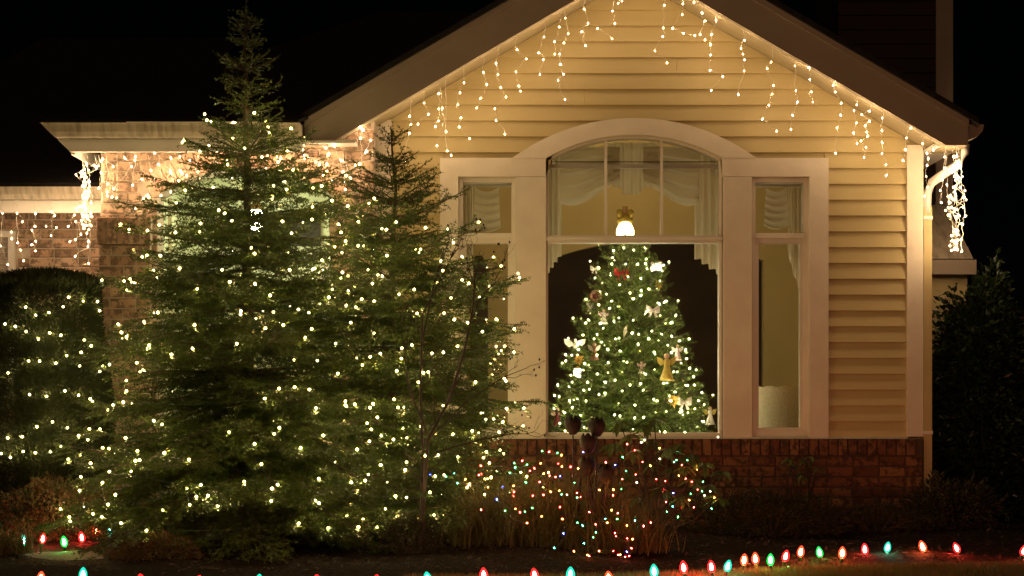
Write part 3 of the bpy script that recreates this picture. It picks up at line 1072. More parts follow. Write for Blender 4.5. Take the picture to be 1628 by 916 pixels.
for sgn in (-1, 1):
    xe = CX + sgn * 2.28
    b = MB(); b.prism([(CX, ZA - 0.06), (xe, zb(xe) - 0.06), (xe, zb(xe) - 0.02), (CX, ZA - 0.02)], 0.145, YR + 0.1)
    obj('room_ceiling', b, 'room_ceiling', house)

lamp = thing('ceiling_lamp', 'small round lamp on the ceiling of the front room', 'lamp', (0.95, 1.9, 3.55))
b = MB(); b.ball((0.95, 1.9, 3.62), 0.11, 10, 8)
obj('globe', b, 'lamp_glow', lamp, True)
b = MB(); b.tube([(0.95, 1.9, 3.72), (0.95, 1.9, 4.31)], 0.012, 0.012, 6)
obj('rod', b, 'brass', lamp)

# woven chair, only its scalloped back shows through the right side window
YCb = 0.75
chr_ = thing('woven_chair', 'cream woven tub chair whose scalloped back shows in a narrow side window', 'chair', (2.5, 1.0, 0.06))
zt = P(1240, 612, YCb).z
x0c, x1c = P(1196, 612, YCb).x, P(1296, 612, YCb).x
xm, rw = (x0c + x1c) / 2, (x1c - x0c) / 2


def back_fn(u, v):
    t = PI * (1.15 - 1.3 * u)
    x = xm + rw * math.cos(t)
    y = YCb + 0.32 - 0.32 * math.sin(t)
    top = zt + 0.012 * abs(math.sin(u * PI * 9)) - 0.02
    zz = 0.42 + (top - 0.42) * v
    return (x, y, zz)


b = MB(); b.grid(back_fn, 90, 8)
obj('backrest', b, 'woven', chr_, True, fix=False)
b = MB(); b.lathe([(rw * 0.9, 0.36), (rw * 0.93, 0.40), (rw * 0.9, 0.47), (rw * 0.6, 0.50)], 20, (xm, YCb + 0.33, 0))
obj('seat', b, 'woven', chr_, True)
for sx in (-1, 1):
    for sy in (-1, 1):
        b = MB(); b.tube([(xm + sx * rw * .6, YCb + .33 + sy * .18, 0.06), (xm + sx * rw * .62, YCb + .33 + sy * .2, 0.38)], 0.02, 0.025, 6)
        obj('leg', b, 'dark_wood', chr_)
# dark tall case with a peaked top behind the left side window
cab = thing('tall_cabinet', 'tall dark wooden cabinet with peaked top seen past the hemlock through a side window', 'cabinet', (-0.5, 2.75, 0.06))
cp = P(762, 412, 2.7)
b = MB(); b.box(cp.x - 0.085, cp.x + 0.085, 2.6, 2.95, 0.061, cp.z - 0.14); obj('case', b, 'dark_wood', cab)
b = MB(); b.prism([(cp.x - 0.10, cp.z - 0.139), (cp.x + 0.10, cp.z - 0.139), (cp.x + 0.03, cp.z + 0.02), (cp.x - 0.03, cp.z + 0.02)], 2.57, 2.96); obj('pediment', b, 'dark_wood', cab)
b = MB(); b.box(cp.x - 0.06, cp.x + 0.06, 2.585, 2.599, 0.3, cp.z - 0.3); obj('door', b, 'dark_wood', cab)

# ---- curtains -------------------------------------------------------------------------
YQ = 0.26
sQ = 2400 / (12 + YQ)
PQ = lambda px, py: ((px - 814) / sQ, 1 + (640 - py) / sQ)


def swag(label, x_out, x_in, y_top, y_out, y_in, folds=9, flip=False):
    def fn(u, v):
        # u: 0 at the tall outer side, 1 at the inner end; v: 0 top, 1 hem
        px = x_out + (x_in - x_out) * u
        hem = y_out + 5 * math.sin(PI * min(1, u * 1.6)) - (y_out - y_in) * (max(0, u - 0.15) / 0.85) ** 1.6
        py = y_top + (hem - y_top) * v
        x, z_ = PQ(px, py)
        dep = 0.075 * (abs(math.sin(v * folds * PI / 2 + 0.6 * math.sin(u * 3))) ** 0.7) * (0.35 + 0.65 * math.sin(PI * min(1, 0.1 + u * 0.85)))
        return (x, YQ - 0.02 - dep - 0.01 * math.sin(u * 9 + v * 5), z_)
    b_ = MB(); b_.grid(fn, 26, 42)
    return tag(obj('curtain', b_, 'sheer', None, True, fix=False), label, 'curtain', 'curtains of the arched window')


swag('white swag draped from the rod on the conifer side of the arched window', 890, 985, 235, 326, 287)
swag('white swag draped from the rod on the chair side of the arched window', 1110, 1022, 235, 326, 290)


def jab(label, x0, x1, y_top, hem, pleats=4, yoff=0.0, grp='curtains of the arched window', name='curtain'):
    def fn(u, v):
        px = x0 + (x1 - x0) * u
        py = y_top + (hem(u) - y_top) * v
        x, z_ = PQ(px, py)
        return (x, YQ + yoff + 0.022 * math.sin(u * pleats * 2 * PI) + 0.006 * math.sin(v * 7 + u * 12), z_)
    b_ = MB(); b_.grid(fn, 48, 10)
    return tag(obj(name, b_, 'sheer', None, True, fix=False), label, 'curtain', grp)


step = lambda u, n_: math.floor(u * n_) / n_
jab('white pleated panel with stepped hem hanging at the conifer side of the arched window', 868, 893, 225, lambda u: 434 - 34 * step(u, 4), 3)
jab('white pleated panel with stepped hem hanging at the chair side of the arched window', 1104, 1150, 225, lambda u: 412 + 32 * step(u, 4), 4)
jab('white pleated fan between the two curtain swags', 962, 1046, 228, lambda u: 309 - 16 * abs(step(u, 6) * 6 - 2.5) / 2.5 + (4 if 0.3 < u < 0.7 else 0), 6, -0.03)
xr0, zr0 = PQ(866, 263); xr1, zr1 = PQ(1150, 271)
rod = thing('curtain_rail', 'pale curtain rail crossing the arched top of the window', 'curtain rail', (xr0, 0.16, zr1))
b = MB(); b.box(xr0, xr1, 0.14, 0.175, zr1, zr0 - 0.01); obj('rail', b, 'white_paint', rod)
b = MB(); b.tube([(xr0, 0.16, zr0 + 0.012), (xr1, 0.16, zr0 + 0.012)], 0.0035, 0.0035, 6); obj('rod', b, 'dark_metal', rod)


def balloon(label, xc, hw, y0, y1):
    def fn(u, v):
        x, z0 = PQ(xc + (u - 0.5) * 2 * hw * (1 + 0.15 * v), y0 + (y1 - y0) * v)
        sc = (v * 5.0) % 1.0
        sag = 0.035 * (1 - (2 * u - 1) ** 2)
        return (x, YQ - 0.05 * (sc ** 1.5) * (0.3 + 0.7 * (1 - (2 * u - 1) ** 2)), z0 - sag)
    b_ = MB(); b_.grid(fn, 14, 60)
    tag(obj('curtain', b_, 'sheer', None, True, fix=False), label, 'curtain', 'curtains of the side windows')


balloon('narrow gathered white swag in the side window beside the conifers', 774, 19, 298, 362)
balloon('narrow gathered white swag in the side window beside the siding', 1234, 17, 298, 358)
jab('sheer white panel hanging straight in the side window beside the conifers', 733, 752, 295, lambda u: 470, 3, 0.05, 'curtains of the side windows')
jab('sheer white panel with curved hem in the side window above the woven chair', 1254, 1284, 295, lambda u: 388 + 95 * u ** 0.6, 4, 0.04, 'curtains of the side windows')
for lab, a_, b_ in (('pale curtain rail at the top of the side window beside the conifers', 728, 820), ('pale curtain rail at the top of the side window above the woven chair', 1194, 1285)):
    x0, z0 = PQ(a_, 300); x1, z1 = PQ(b_, 294)
    r_ = thing('curtain_rail', lab, 'curtain rail', (x0, 0.16, z0))
    b = MB(); b.box(x0, x1, 0.14, 0.17, z0, z1); obj('rail', b, 'white_paint', r_)

# ================================================================== LIGHT STRINGS
BULB = {}


def bulb_mesh(mat, r=0.0062, h=0.019):
    key = (mat, r)
    if key not in BULB:
        m_ = MB(); m_.lathe([(r * 0.5, 0), (r, h * 0.32), (r * 0.9, h * 0.65), (r * 0.3, h)], 6)
        nf = len(m_.f)
        k_ = r * 0.36
        m_.add([(0, 0, h * 0.22), (k_, 0, h * 0.45), (-k_ * 0.5, k_ * 0.87, h * 0.45), (-k_ * 0.5, -k_ * 0.87, h * 0.45), (0, 0, h * 0.72)],
               [(0, 2, 1), (0, 3, 2), (0, 1, 3), (4, 1, 2), (4, 2, 3), (4, 3, 1)])
        me_ = bpy.data.meshes.new('bulb')
        me_.from_pydata(m_.v, [], m_.f)
        me_.materials.append(M[mat])
        me_.materials.append(M[mat + '_core'])
        for p_ in me_.polygons:
            p_.material_index = 1 if p_.index >= nf else 0
        bm = bmesh.new(); bm.from_mesh(me_); bmesh.ops.recalc_face_normals(bm, faces=bm.faces); bm.to_mesh(me_); bm.free()
        BULB[key] = me_
    return BULB[key]


def string_of(name, label, pts, mats, cords, cord_mat, group=None, r=0.0074, cr=0.0016, down=False):
    root = thing(name, label, 'string lights', tuple(pts[0]), group)
    off = Vector(pts[0])
    for c_ in cords:
        if len(c_) > 1:
            m_ = MB()
            m_.tube(c_, cr, cr, 3)
            obj('cord', m_, cord_mat, root, fix=False)
    for i, p_ in enumerate(pts):
        o_ = link('bulb', bulb_mesh(mats[i % len(mats)] if not callable(mats) else mats(i), r), root)
        o_.location = Vector(p_) - off
        if down:
            o_.rotation_euler = (PI + random.gauss(0, 0.5), random.gauss(0, 0.5), 0)
        else:
            o_.rotation_euler = (random.uniform(-1.4, 1.4), random.uniform(-1.4, 1.4), 0)
    return root


def one_cord(pts_, sag=0.018):
    line = [pts_[0]]
    for a_, b_ in zip(pts_, pts_[1:]):
        line += [(a_ + b_) / 2 - Vector((0, 0, sag)), b_]
    return line


def wiggle(a_, b_, n_=5, amp=0.012):
    a_, b_ = Vector(a_), Vector(b_)
    out_ = [a_]
    for i in range(1, n_):
        t_ = i / n_
        out_.append(a_.lerp(b_, t_) + Vector((random.gauss(0, amp), random.gauss(0, amp * 0.6), random.gauss(0, amp * 0.4))))
    out_.append(b_)
    return out_


def region(ox, oy, sc, pts):
    return [(ox + x / sc, oy + y / sc) for x, y in pts]


def icicles(name, label, drops, Y, topz, group='icicle lights under the eaves', rail=None):
    pts, cords = [], []
    for d_ in drops:
        prev = None
        line = []
        dy = random.uniform(-0.03, 0.03)
        for i, (px, py) in enumerate(d_):
            p_ = P(px, py, Y + dy + random.uniform(-0.015, 0.015))
            if prev is None:
                tz = topz(p_.x)
                if tz > p_.z + 0.01:
                    line += wiggle((p_.x + random.uniform(-.02, .02), Y, tz), p_, 4, 0.006)
            else:
                line += wiggle(prev, p_, 5, 0.007)[1 if line else 0:]
            pts.append(p_)
            prev = p_
        cords.append(line)
    if rail:
        cords.append(rail)
    return string_of(name, label, pts, ['icicle_glow'], cords, 'white_cord', group, down=True)


A = lambda *p_: region(600, 0, 3.5225, p_)
left_rake = [A((180, 645), (187, 692), (176, 740), (157, 900)), A((260, 572), (288, 634), (228, 690)), A((340, 520), (345, 607), (342, 673), (322, 703)),
             A((362, 600), (380, 735), (333, 810)), A((390, 840), (410, 865)), A((485, 458), (463, 513), (445, 585), (470, 655), (455, 706), (513, 772)),
             A((594, 403), (612, 468), (583, 545), (555, 600)), A((667, 350), (672, 415), (688, 485), (722, 538), (660, 603), (664, 668), (716, 750)),
             A((780, 275), (830, 326), (773, 398), (788, 478), (802, 510)), A((934, 203), (903, 290), (932, 330), (907, 413)),
             A((1053, 97), (1072, 184), (1044, 236), (1022, 300), (1026, 355), (1044, 413), (1012, 445), (1050, 553)), A((1017, 145), (993, 228), (994, 298)),
             A((1160, 45), (1180, 125), (1148, 174), (1163, 250)), A((1317, 58), (1327, 127), (1234, 155), (1315, 215)), A((1300, -60), (1348, 17), (1370, 0)),
             A((1240, -70), (1262, -20)), A((1400, -120), (1410, -60))]
B_ = lambda *p_: region(960, 0, 3.272, p_)
C_ = lambda *p_: region(1280, 180, 3.054, p_)
right_rake = [B_((315, 22), (312, 143), (310, 187), (263, 260), (330, 322)), B_((415, 18), (405, 73), (357, 143), (415, 172), (472, 181)), B_((510, 62), (522, 108), (503, 175), (530, 205)),
              B_((585, 100), (556, 178), (554, 228), (555, 282), (550, 362), (620, 393), (562, 465)), B_((731, 205), (714, 247), (720, 280), (731, 306), (732, 364), (697, 488)),
              B_((872, 318), (849, 353), (880, 441), (872, 487), (860, 541), (823, 615), (900, 677)), B_((994, 337), (998, 467), (1008, 527), (979, 594), (973, 668)),
              B_((1070, 352), (1072, 408), (1077, 473), (1086, 532)), B_((1190, 440), (1205, 473), (1240, 535), (1230, 594), (1215, 663), (1205, 793)),
              B_((1316, 540), (1303, 570), (1313, 637), (1296, 688), (1318, 742)), B_((1383, 574), (1340, 594), (1383, 628), (1360, 650), (1367, 683), (1374, 703), (1340, 730), (1360, 763), (1352, 816)),
              C_((375, 22), (372, 80), (372, 137), (377, 192), (394, 245), (395, 298)), C_((515, 68), (494, 115), (490, 173), (478, 225)), C_((568, 145), (590, 190), (590, 250), (585, 303), (598, 355), (580, 400)),
              C_((620, 175), (597, 215)), C_((680, 207), (672, 265), (670, 320), (660, 375), (657, 430)), C_((690, 345), (692, 400), (695, 430)), B_((200, -60), (230, -25)), B_((430, -30), (470, 8))]
YI = -0.345
zs = lambda x: max(zb(x), 2.975) - 0.004
rail_l = [(CX - 2.45, YI, 2.972)] + [(x, YI, zs(x)) for x in np.linspace(CX - 2.36, CX, 12)]
rail_r = [(x, YI, zs(x)) for x in np.linspace(CX, CX + 2.36, 12)] + [(CX + 2.5, YI, 2.972)]
icicles('icicle_light_string', 'warm icicle lights hanging under the rake that meets the brick porch', left_rake, YI, zs, rail=rail_l)
icicles('icicle_light_string', 'warm icicle lights hanging under the rake on the downspout side', right_rake, YI, zs, rail=rail_r)

# dense bunch hanging from the right end of the eave
rb = random.Random(5)
bunch = []
for k_ in range(7):
    x_ = 1520 + rb.gauss(0, 4)
    d_ = [(x_ + rb.uniform(-3, 3), 252 + rb.uniform(-6, 14))]
    for j_ in range(9):
        d_.append((1519 + rb.gauss(0, 4.0 + 3 * math.sin(j_ / 8 * PI)), 268 + j_ * 15.5 + rb.uniform(-6, 6)))
    bunch.append(d_)
bunch.append([(1528, 265), (1534, 342), (1530, 355), (1530, 398)])
icicles('icicle_light_string', 'thick bundled bunch of icicle lights dangling from the eave above the dark shrub', bunch, -0.30, lambda x: 2.98)

D_ = lambda *p_: region(0, 140, 2.695, p_)
E_ = lambda *p_: region(440, 160, 6.545, p_)
porch_drops = [D_((440, 300), (482, 333)), D_((536, 300), (563, 333), (490, 432), (458, 408)), D_((580, 290), (580, 305), (568, 412), (605, 388)), D_((460, 440), (458, 458)),
               D_((645, 350), (658, 383), (632, 455), (613, 468), (583, 512)), D_((682, 325), (700, 405), (685, 460)), D_((660, 275), (728, 350)), D_((770, 290), (770, 350), (785, 365)),
               D_((850, 290), (835, 340), (852, 385)), D_((930, 285), (945, 330)), D_((1000, 290), (985, 345)), D_((1080, 290), (1090, 350)), D_((1150, 285), (1140, 340)), D_((1210, 290), (1205, 350)),
               E_((870, 265), (880, 285), (870, 380), (975, 407), (930, 518), (915, 535), (815, 663)), E_((905, 300), (895, 290), (878, 663), (858, 785)), E_((515, 483), (543, 545), (520, 650), (407, 632)),
               E_((590, 470), (660, 603), (690, 735), (565, 820)), E_((270, 500), (290, 563), (325, 572), (445, 655), (488, 772)), E_((290, 600), (290, 735), (300, 800)), E_((700, 850), (705, 915)), D_((500, 470), (585, 515)), D_((430, 310), (430, 360), (425, 425))]
rp = random.Random(12)
for k_ in range(9):
    x_ = rp.uniform(165, 585)
    y_ = 246 + rp.uniform(0, 12)
    d_ = []
    for j_ in range(rp.randint(2, 5)):
        d_.append((x_ + rp.uniform(-7, 7), y_)); y_ += rp.uniform(12, 26)
    porch_drops.append(d_)
icicles('icicle_light_string', 'warm icicle lights strung under the porch eave over the brick arch', porch_drops, YP - 0.10, lambda x: max(2.905, min(zb(x), 3.25)) if x > -1.62 else 2.905)

F_ = lambda *p_: region(0, 280, 5.725, p_)
wing_drops = [F_((150, 330), (205, 407), (105, 500), (110, 562)), F_((320, 330), (312, 450), (285, 485), (325, 585), (290, 617), (330, 675)), F_((465, 320), (500, 352), (415, 450), (512, 460), (460, 535)),
              F_((160, 600), (183, 665), (220, 765)), F_((20, 330), (8, 630), (75, 800)), F_((680, 345), (625, 450)), F_((745, 340), (745, 430), (690, 405), (740, 525), (690, 570), (640, 590)),
              F_((800, 380), (810, 490), (790, 510), (810, 590), (800, 633), (690, 720)), F_((803, 787), (685, 855)), F_((-60, 340), (-40, 480), (-70, 560)), F_((770, 350), (835, 360))]
icicles('icicle_light_string', 'warm icicle lights along the low eave of the recessed brick wall', wing_drops, YG - 0.06, lambda x: 2.61)
bunch = []
for k_ in range(7):
    x_ = 140 + rb.gauss(0, 9)
    d_ = [(x_, 262 + rb.uniform(-4, 10))]
    for j_ in range(6):
        d_.append((138 + rb.gauss(0, 7), 276 + j_ * 16 + rb.uniform(-7, 7)))
    bunch.append(d_)
icicles('icicle_light_string', 'tangled bunch of icicle lights at the porch eave corner above the clipped yew', bunch, -0.36, lambda x: 2.91)


# ================================================================== CONIFERS
def conifer(name, label, base_pt, H, Rm, zlow, n_br, seed, mat, pw=0.8, dens=1.0, el_low=4, el_top=38, nl=(0.014, 0.023), nw=0.0042,
            spac=0.012, sec_sp=0.05, trunk_r=0.05, cat='tree', droop0=0.24, group=None, branch_parts=True, jag=(0.62, 1.18), ter=True, shag=1.0, prof=None, tier=0.0, sec_len=0.40):
    r_ = np.random.default_rng(seed)
    bx, by, bz = base_pt
    root = thing(name, label, cat, base_pt, group)
    tb = MB()
    tp = [(bx + r_.normal(0, 0.008), by + r_.normal(0, 0.008), bz + H * t_) for t_ in np.linspace(0, 1, 14)]
    tp[0] = (bx, by, bz - 0.02)
    tb.tube(tp, trunk_r, 0.004, 9)
    obj('trunk', tb, 'bark', root, True)
    SP, SD, SL, SN = [], [], [], []
    wood = MB()
    cand = []
    for i in range(n_br):
        u_ = (i + r_.random()) / n_br
        t_ = u_ ** 1.2
        z0 = bz + zlow + (H - zlow) * t_ * 0.975
        if tier:
            z0 = bz + zlow + round((z0 - bz - zlow) / tier) * tier + r_.normal(0, 0.022)
            t_ = min(0.99, max(0.0, (z0 - bz - zlow) / (H - zlow)))
        ln = Rm * (prof(t_) if prof else (1 - t_) ** pw) * r_.uniform(*jag) + 0.05
        az_ = i * 2.39996 + r_.normal(0, 0.3)
        el = R(el_low + (el_top - el_low) * t_ ** 1.5 + r_.normal(0, 5))
        droop = droop0 * (1 - t_) * r_.uniform(0.6, 1.3)
        K = 9
        s_ = np.linspace(0, 1, K)
        rr = ln * s_
        zz_ = ln * (math.tan(el) * s_ - droop * s_ ** 1.7 + 0.10 * s_ ** 4)
        wob = np.cumsum(r_.normal(0, 0.05, K)) * ln * s_
        zz_ = zz_ + np.cumsum(r_.normal(0, 0.018, K)) * ln * s_
        ca, sa = math.cos(az_), math.sin(az_)
        pts_ = np.stack([bx + ca * rr - sa * wob, by + sa * rr + ca * wob, z0 + zz_], 1)
        wood.tube(pts_[::2].tolist(), 0.003 + 0.008 * ln, 0.002, 4)
        m_ = max(4, int(ln / sec_sp * dens))
        ss = np.clip(np.linspace(0.10, 0.985, m_) + r_.normal(0, 0.02, m_), 0.05, 0.995)
        f_ = ss * (K - 1)
        i0 = np.minimum(f_.astype(int), K - 2)
        fr_ = (f_ - i0)[:, None]
        pp = pts_[i0] * (1 - fr_) + pts_[i0 + 1] * fr_
        T_ = pts_[i0 + 1] - pts_[i0]
        T_ /= np.linalg.norm(T_, axis=1)[:, None]
        side = np.stack([-T_[:, 1], T_[:, 0], np.zeros(m_)], 1)
        side /= np.linalg.norm(side, axis=1)[:, None] + 1e-9
        sg = np.where(np.arange(m_) % 2 == 0, 1, -1)[:, None]
        an = R(58) - R(22) * ss[:, None] + r_.normal(0, 0.12, (m_, 1))
        Dd = np.cos(an) * T_ + np.sin(an) * side * sg
        Dd[:, 2] += r_.normal(-0.06 * shag, 0.14 * shag, m_)
        Dd /= np.linalg.norm(Dd, axis=1)[:, None]
        Ls = (sec_len * ln * (1 - ss) ** 0.8 * (0.35 + 0.65 * np.minimum(1, ss * 3)) + 0.045) * r_.uniform(0.65, 1.25, m_)
        Ls = np.minimum(Ls, 0.42)
        Nn = np.cross(T_, side)
        SP.append(pp); SD.append(Dd); SL.append(Ls); SN.append(Nn)
        for q in range(0, m_, 2):
            if Ls[q] > 0.09:
                wood.tube([pp[q].tolist(), (pp[q] + Dd[q] * Ls[q] * 0.9).tolist()], 0.0022, 0.001, 3)
        msk = Ls > 0.05
        cand += (pp[msk] + Dd[msk] * (Ls[msk] * r_.uniform(0.45, 1.0, msk.sum()))[:, None]).tolist()
        # needles along the outer half of the limb itself
        half_ = pts_[K // 2:]
        dd = half_[1:] - half_[:-1]
        ll = np.linalg.norm(dd, axis=1)
        SP.append(half_[:-1]); SD.append(dd / ll[:, None]); SL.append(ll); SN.append(np.tile(np.array([[0, 0, 1.0]]), (len(ll), 1)))
        if ter:
            for q in range(m_):
                if Ls[q] < 0.085:
                    continue
                k2 = int(Ls[q] / 0.034)
                qq = np.linspace(0.18, 0.95, k2)
                B2 = np.cross(Nn[q], Dd[q])
                sg2 = np.where(np.arange(k2) % 2 == 0, 1, -1)[:, None]
                D2 = 0.68 * Dd[q] + 0.73 * B2 * sg2 + r_.normal(0, 0.1 * shag, (k2, 3)) - np.array([0, 0, 0.06 * shag])
                D2 /= np.linalg.norm(D2, axis=1)[:, None]
                L2 = (0.33 * Ls[q] * (1 - qq) + 0.028) * r_.uniform(0.7, 1.3, k2)
                SP.append(pp[q] + Dd[q] * (Ls[q] * qq)[:, None]); SD.append(D2); SL.append(L2); SN.append(np.tile(Nn[q], (k2, 1)))
    # leader shoot
    SP.append(np.array([[bx, by, bz + H * 0.93]])); SD.append(np.array([[0, 0, 1.0]])); SL.append(np.array([H * 0.08])); SN.append(np.array([[0, 1.0, 0]]))
    SP, SD, SL, SN = np.concatenate(SP), np.concatenate(SD), np.concatenate(SL), np.concatenate(SN)
    kk = np.maximum(2, (SL / spac).astype(int)) * 2
    idx = np.repeat(np.arange(len(SL)), kk)
    n_ = len(idx)
    D1, N1 = SD[idx], SN[idx]
    pos = SP[idx] + D1 * (SL[idx] * r_.random(n_))[:, None]
    B1 = np.cross(N1, D1)
    B1 /= np.linalg.norm(B1, axis=1)[:, None] + 1e-9
    rho = r_.normal(0.15, 0.5 + 0.2 * shag, n_)
    sg = r_.choice([-1.0, 1.0], n_)
    phi = r_.uniform(0.65, 1.15, n_)
    nd = np.cos(phi)[:, None] * D1 + np.sin(phi)[:, None] * (B1 * (sg * np.cos(rho))[:, None] + N1 * np.sin(rho)[:, None])
    ln_ = r_.uniform(nl[0], nl[1], n_)
    tip_ = pos + nd * ln_[:, None]
    wv = D1 * (nw / 2)
    tri = np.stack([pos - wv, pos + wv, tip_], 1)
    o_ = tri_obj('crown', tri, mat, root, 'stuff')
    obj('branches', wood, 'bark', root, fix=False)
    return root, np.array(cand)


def wrap_lights(name, label, cand, axis, H, z0, z1, rad_fn, n_, mat, turns, seed, front=0.0, r=0.0062, group=None):
    r_ = random.Random(seed)
    # spread over the outer sprays, most of them on the street side, never two close together
    order = list(range(len(cand)))
    r_.shuffle(order)
    pts = []
    for gap in (0.15, 0.12, 0.095, 0.075):
        for ix in order:
            if len(pts) >= n_:
                break
            c_ = Vector(cand[ix])
            if not z0 < c_.z < z1:
                continue
            if r_.random() < 0.35 * max(0.0, (c_.z - z0) / (z1 - z0) - 0.55):
                continue
            dx, dy = c_.x - axis[0], c_.y - axis[1]
            if math.hypot(dx, dy) < 0.70 * rad_fn(c_.z):
                continue
            if dy > 0.25 * rad_fn(c_.z) and r_.random() < front:
                continue
            if any((c_ - p_).length < gap for p_ in pts):
                continue
            pts.append(c_ + Vector((0, 0, 0.012)))
    pts.sort(key=lambda p_: p_.z)
    ordered = sorted(pts, key=lambda p_: (round(p_.z / 0.14), math.atan2(p_.y - axis[1], p_.x - axis[0]) * (1 if round(p_.z / 0.14) % 2 else -1)))
    return string_of(name, label, ordered, [mat], [one_cord(ordered)], 'green_cord', group, r=r)


LUSH = dict(el_low=-3, el_top=26, nl=(0.012, 0.023), nw=0.0090, spac=0.0089, sec_sp=0.034, shag=1.5, jag=(0.55, 1.12), tier=0.145, sec_len=0.5)
TAB1 = [(0.0, 1.20), (0.15, 1.18), (0.29, 1.0), (0.49, 0.85), (0.58, 0.66), (0.655, 0.50), (0.70, 0.40), (0.74, 0.22), (0.79, 0.15), (0.85, 0.17), (0.90, 0.08), (1.0, 0.01)]
PROF1 = lambda t_: float(np.interp(t_, [q_[0] for q_ in TAB1], [q_[1] for q_ in TAB1]))
T1 = (P(392, 640, -1.95).x, -1.95, 0.03)
tree1, cand1 = conifer('conifer', 'tall shaggy hemlock covered in warm lights in front of the brick porch', T1, 3.62, 1.06, 0.30, 320, 11, 'hemlock', prof=PROF1, trunk_r=0.06, **LUSH,
                       group='outdoor conifers')
rad1 = lambda z_: 1.05 * PROF1((z_ - 0.30) / 3.32)
wrap_lights('tree_light_string', 'warm white mini lights wound through the tall shaggy hemlock', cand1, T1, 3.78, 0.20, 2.95, rad1, 300, 'tree_glow', 17, 21, front=0.75, r=0.0098, group='warm lights on the garden plants')
PROF2 = lambda t_: float(np.interp(t_, [0, 0.25, 0.45, 0.52, 0.64, 0.74, 0.82, 0.90, 1.0], [0.95, 0.97, 1.0, 0.9, 0.66, 0.48, 0.27, 0.13, 0.03]))
T2 = (P(624, 640, -1.30).x, -1.30, 0.03)
tree2, cand2 = conifer('conifer', 'shorter hemlock with slender dark leader standing against the yellow siding', T2, 2.93, 1.0, 0.2, 270, 29, 'hemlock_dark', prof=PROF2, trunk_r=0.045, **LUSH,
                       group='outdoor conifers')
rad2 = lambda z_: 1.0 * PROF2(min(1, max(0, (z_ - 0.2) / 2.73)))
wrap_lights('tree_light_string', 'warm white mini lights wound through the shorter hemlock', cand2, T2, 2.93, 0.30, 2.25, rad2, 220, 'tree_glow', 12, 22, front=0.75, r=0.0098, group='warm lights on the garden plants')

# ---- indoor Christmas tree -----------------------------------------------------
TX, TY = 1.02, 1.12
T3 = (TX, TY, 0.06)
tree3, cand3 = conifer('christmas_tree', 'decorated indoor fir thick with white lights behind the arched window', T3, 2.36, 0.76, 0.25, 430, 41, 'indoor_fir', pw=0.70, shag=1.8, cat='christmas tree',
                       el_low=14, el_top=40, nl=(0.022, 0.038), nw=0.0075, spac=0.010, sec_sp=0.045, droop0=0.16, jag=(0.90, 1.02), ter=True, trunk_r=0.035)
rad3 = lambda z_: 0.78 * max(0, 1 - (z_ - 0.31) / 2.11) ** 0.70
wrap_lights('tree_light_string', 'white mini lights covering the indoor fir', cand3, T3, 2.36, 0.62, 2.36, lambda z_: rad3(z_) * 1.0, 300, 'indoor_glow', 14, 23, front=0.85, r=0.0074)

# ---- ornaments ---------------------------------------------------------------------


def on_tree(px, py, out=0.02):
    Y_ = 0.7
    for _ in range(5):
        q = P(px, py, Y_)
        rr = rad3(q.z) + out
        dx = q.x - TX
        Y_ = TY - math.sqrt(max(0.0025, rr * rr - dx * dx))
    return P(px, py, Y_)


def om(px, py, h_px):
    q = on_tree(px, py)
    return q, 0.84 * h_px / (2400 / (12 + q.y))


def wing_tri(b_, c_, sx, w_, h_, tilt=0.2):
    pts_ = [(0, 0.004, 0), (0.35 * w_ * sx, 0.0, 0.55 * h_), (w_ * sx, -0.004, 0.75 * h_), (0.92 * w_ * sx, 0, 0.2 * h_), (0.55 * w_ * sx, 0.004, -0.2 * h_)]
    n_ = len(pts_)
    vs_ = [(c_[0] + x, c_[1] + y, c_[2] + z_) for x, y, z_ in pts_] + [(c_[0] + x, c_[1] + y + 0.008, c_[2] + z_) for x, y, z_ in pts_]
    b_.add(vs_, [tuple(range(n_)), tuple(range(2 * n_ - 1, n_ - 1, -1))] + [(i, i + n_, (i + 1) % n_ + n_, (i + 1) % n_) for i in range(n_)])


GR = 'ornaments on the indoor fir'


def angel(label, px, py, h_px, dress, wing, ragged=False):
    q, h_ = om(px, py, h_px)
    t_ = thing('angel_ornament', label, 'ornament', q - Vector((0, 0, h_ / 2)), GR)
    z0 = q.z - h_ / 2
    b_ = MB(); b_.lathe([(h_ * 0.27, z0), (h_ * 0.24, z0 + h_ * 0.05), (h_ * 0.13, z0 + h_ * 0.42), (h_ * 0.09, z0 + h_ * 0.58), (h_ * 0.12, z0 + h_ * 0.70), (h_ * 0.04, z0 + h_ * 0.78)], 11, (q.x, q.y, 0))
    if ragged:
        b_.v = [(x + random.gauss(0, h_ * 0.012), y, z_ + (random.uniform(-h_ * .06, h_ * .02) if z_ < z0 + h_ * .06 else 0)) for x, y, z_ in b_.v]
    obj('dress', b_, dress, t_, True)
    b_ = MB(); b_.ball((q.x, q.y, z0 + h_ * 0.86), h_ * 0.105, 8, 6); obj('head', b_, 'skin_doll', t_, True)
    for sx in (-1, 1):
        b_ = MB(); wing_tri(b_, (q.x + sx * h_ * 0.05, q.y + h_ * 0.10, z0 + h_ * 0.58), sx, h_ * 0.30, h_ * 0.34)
        obj('wing', b_, wing, t_)


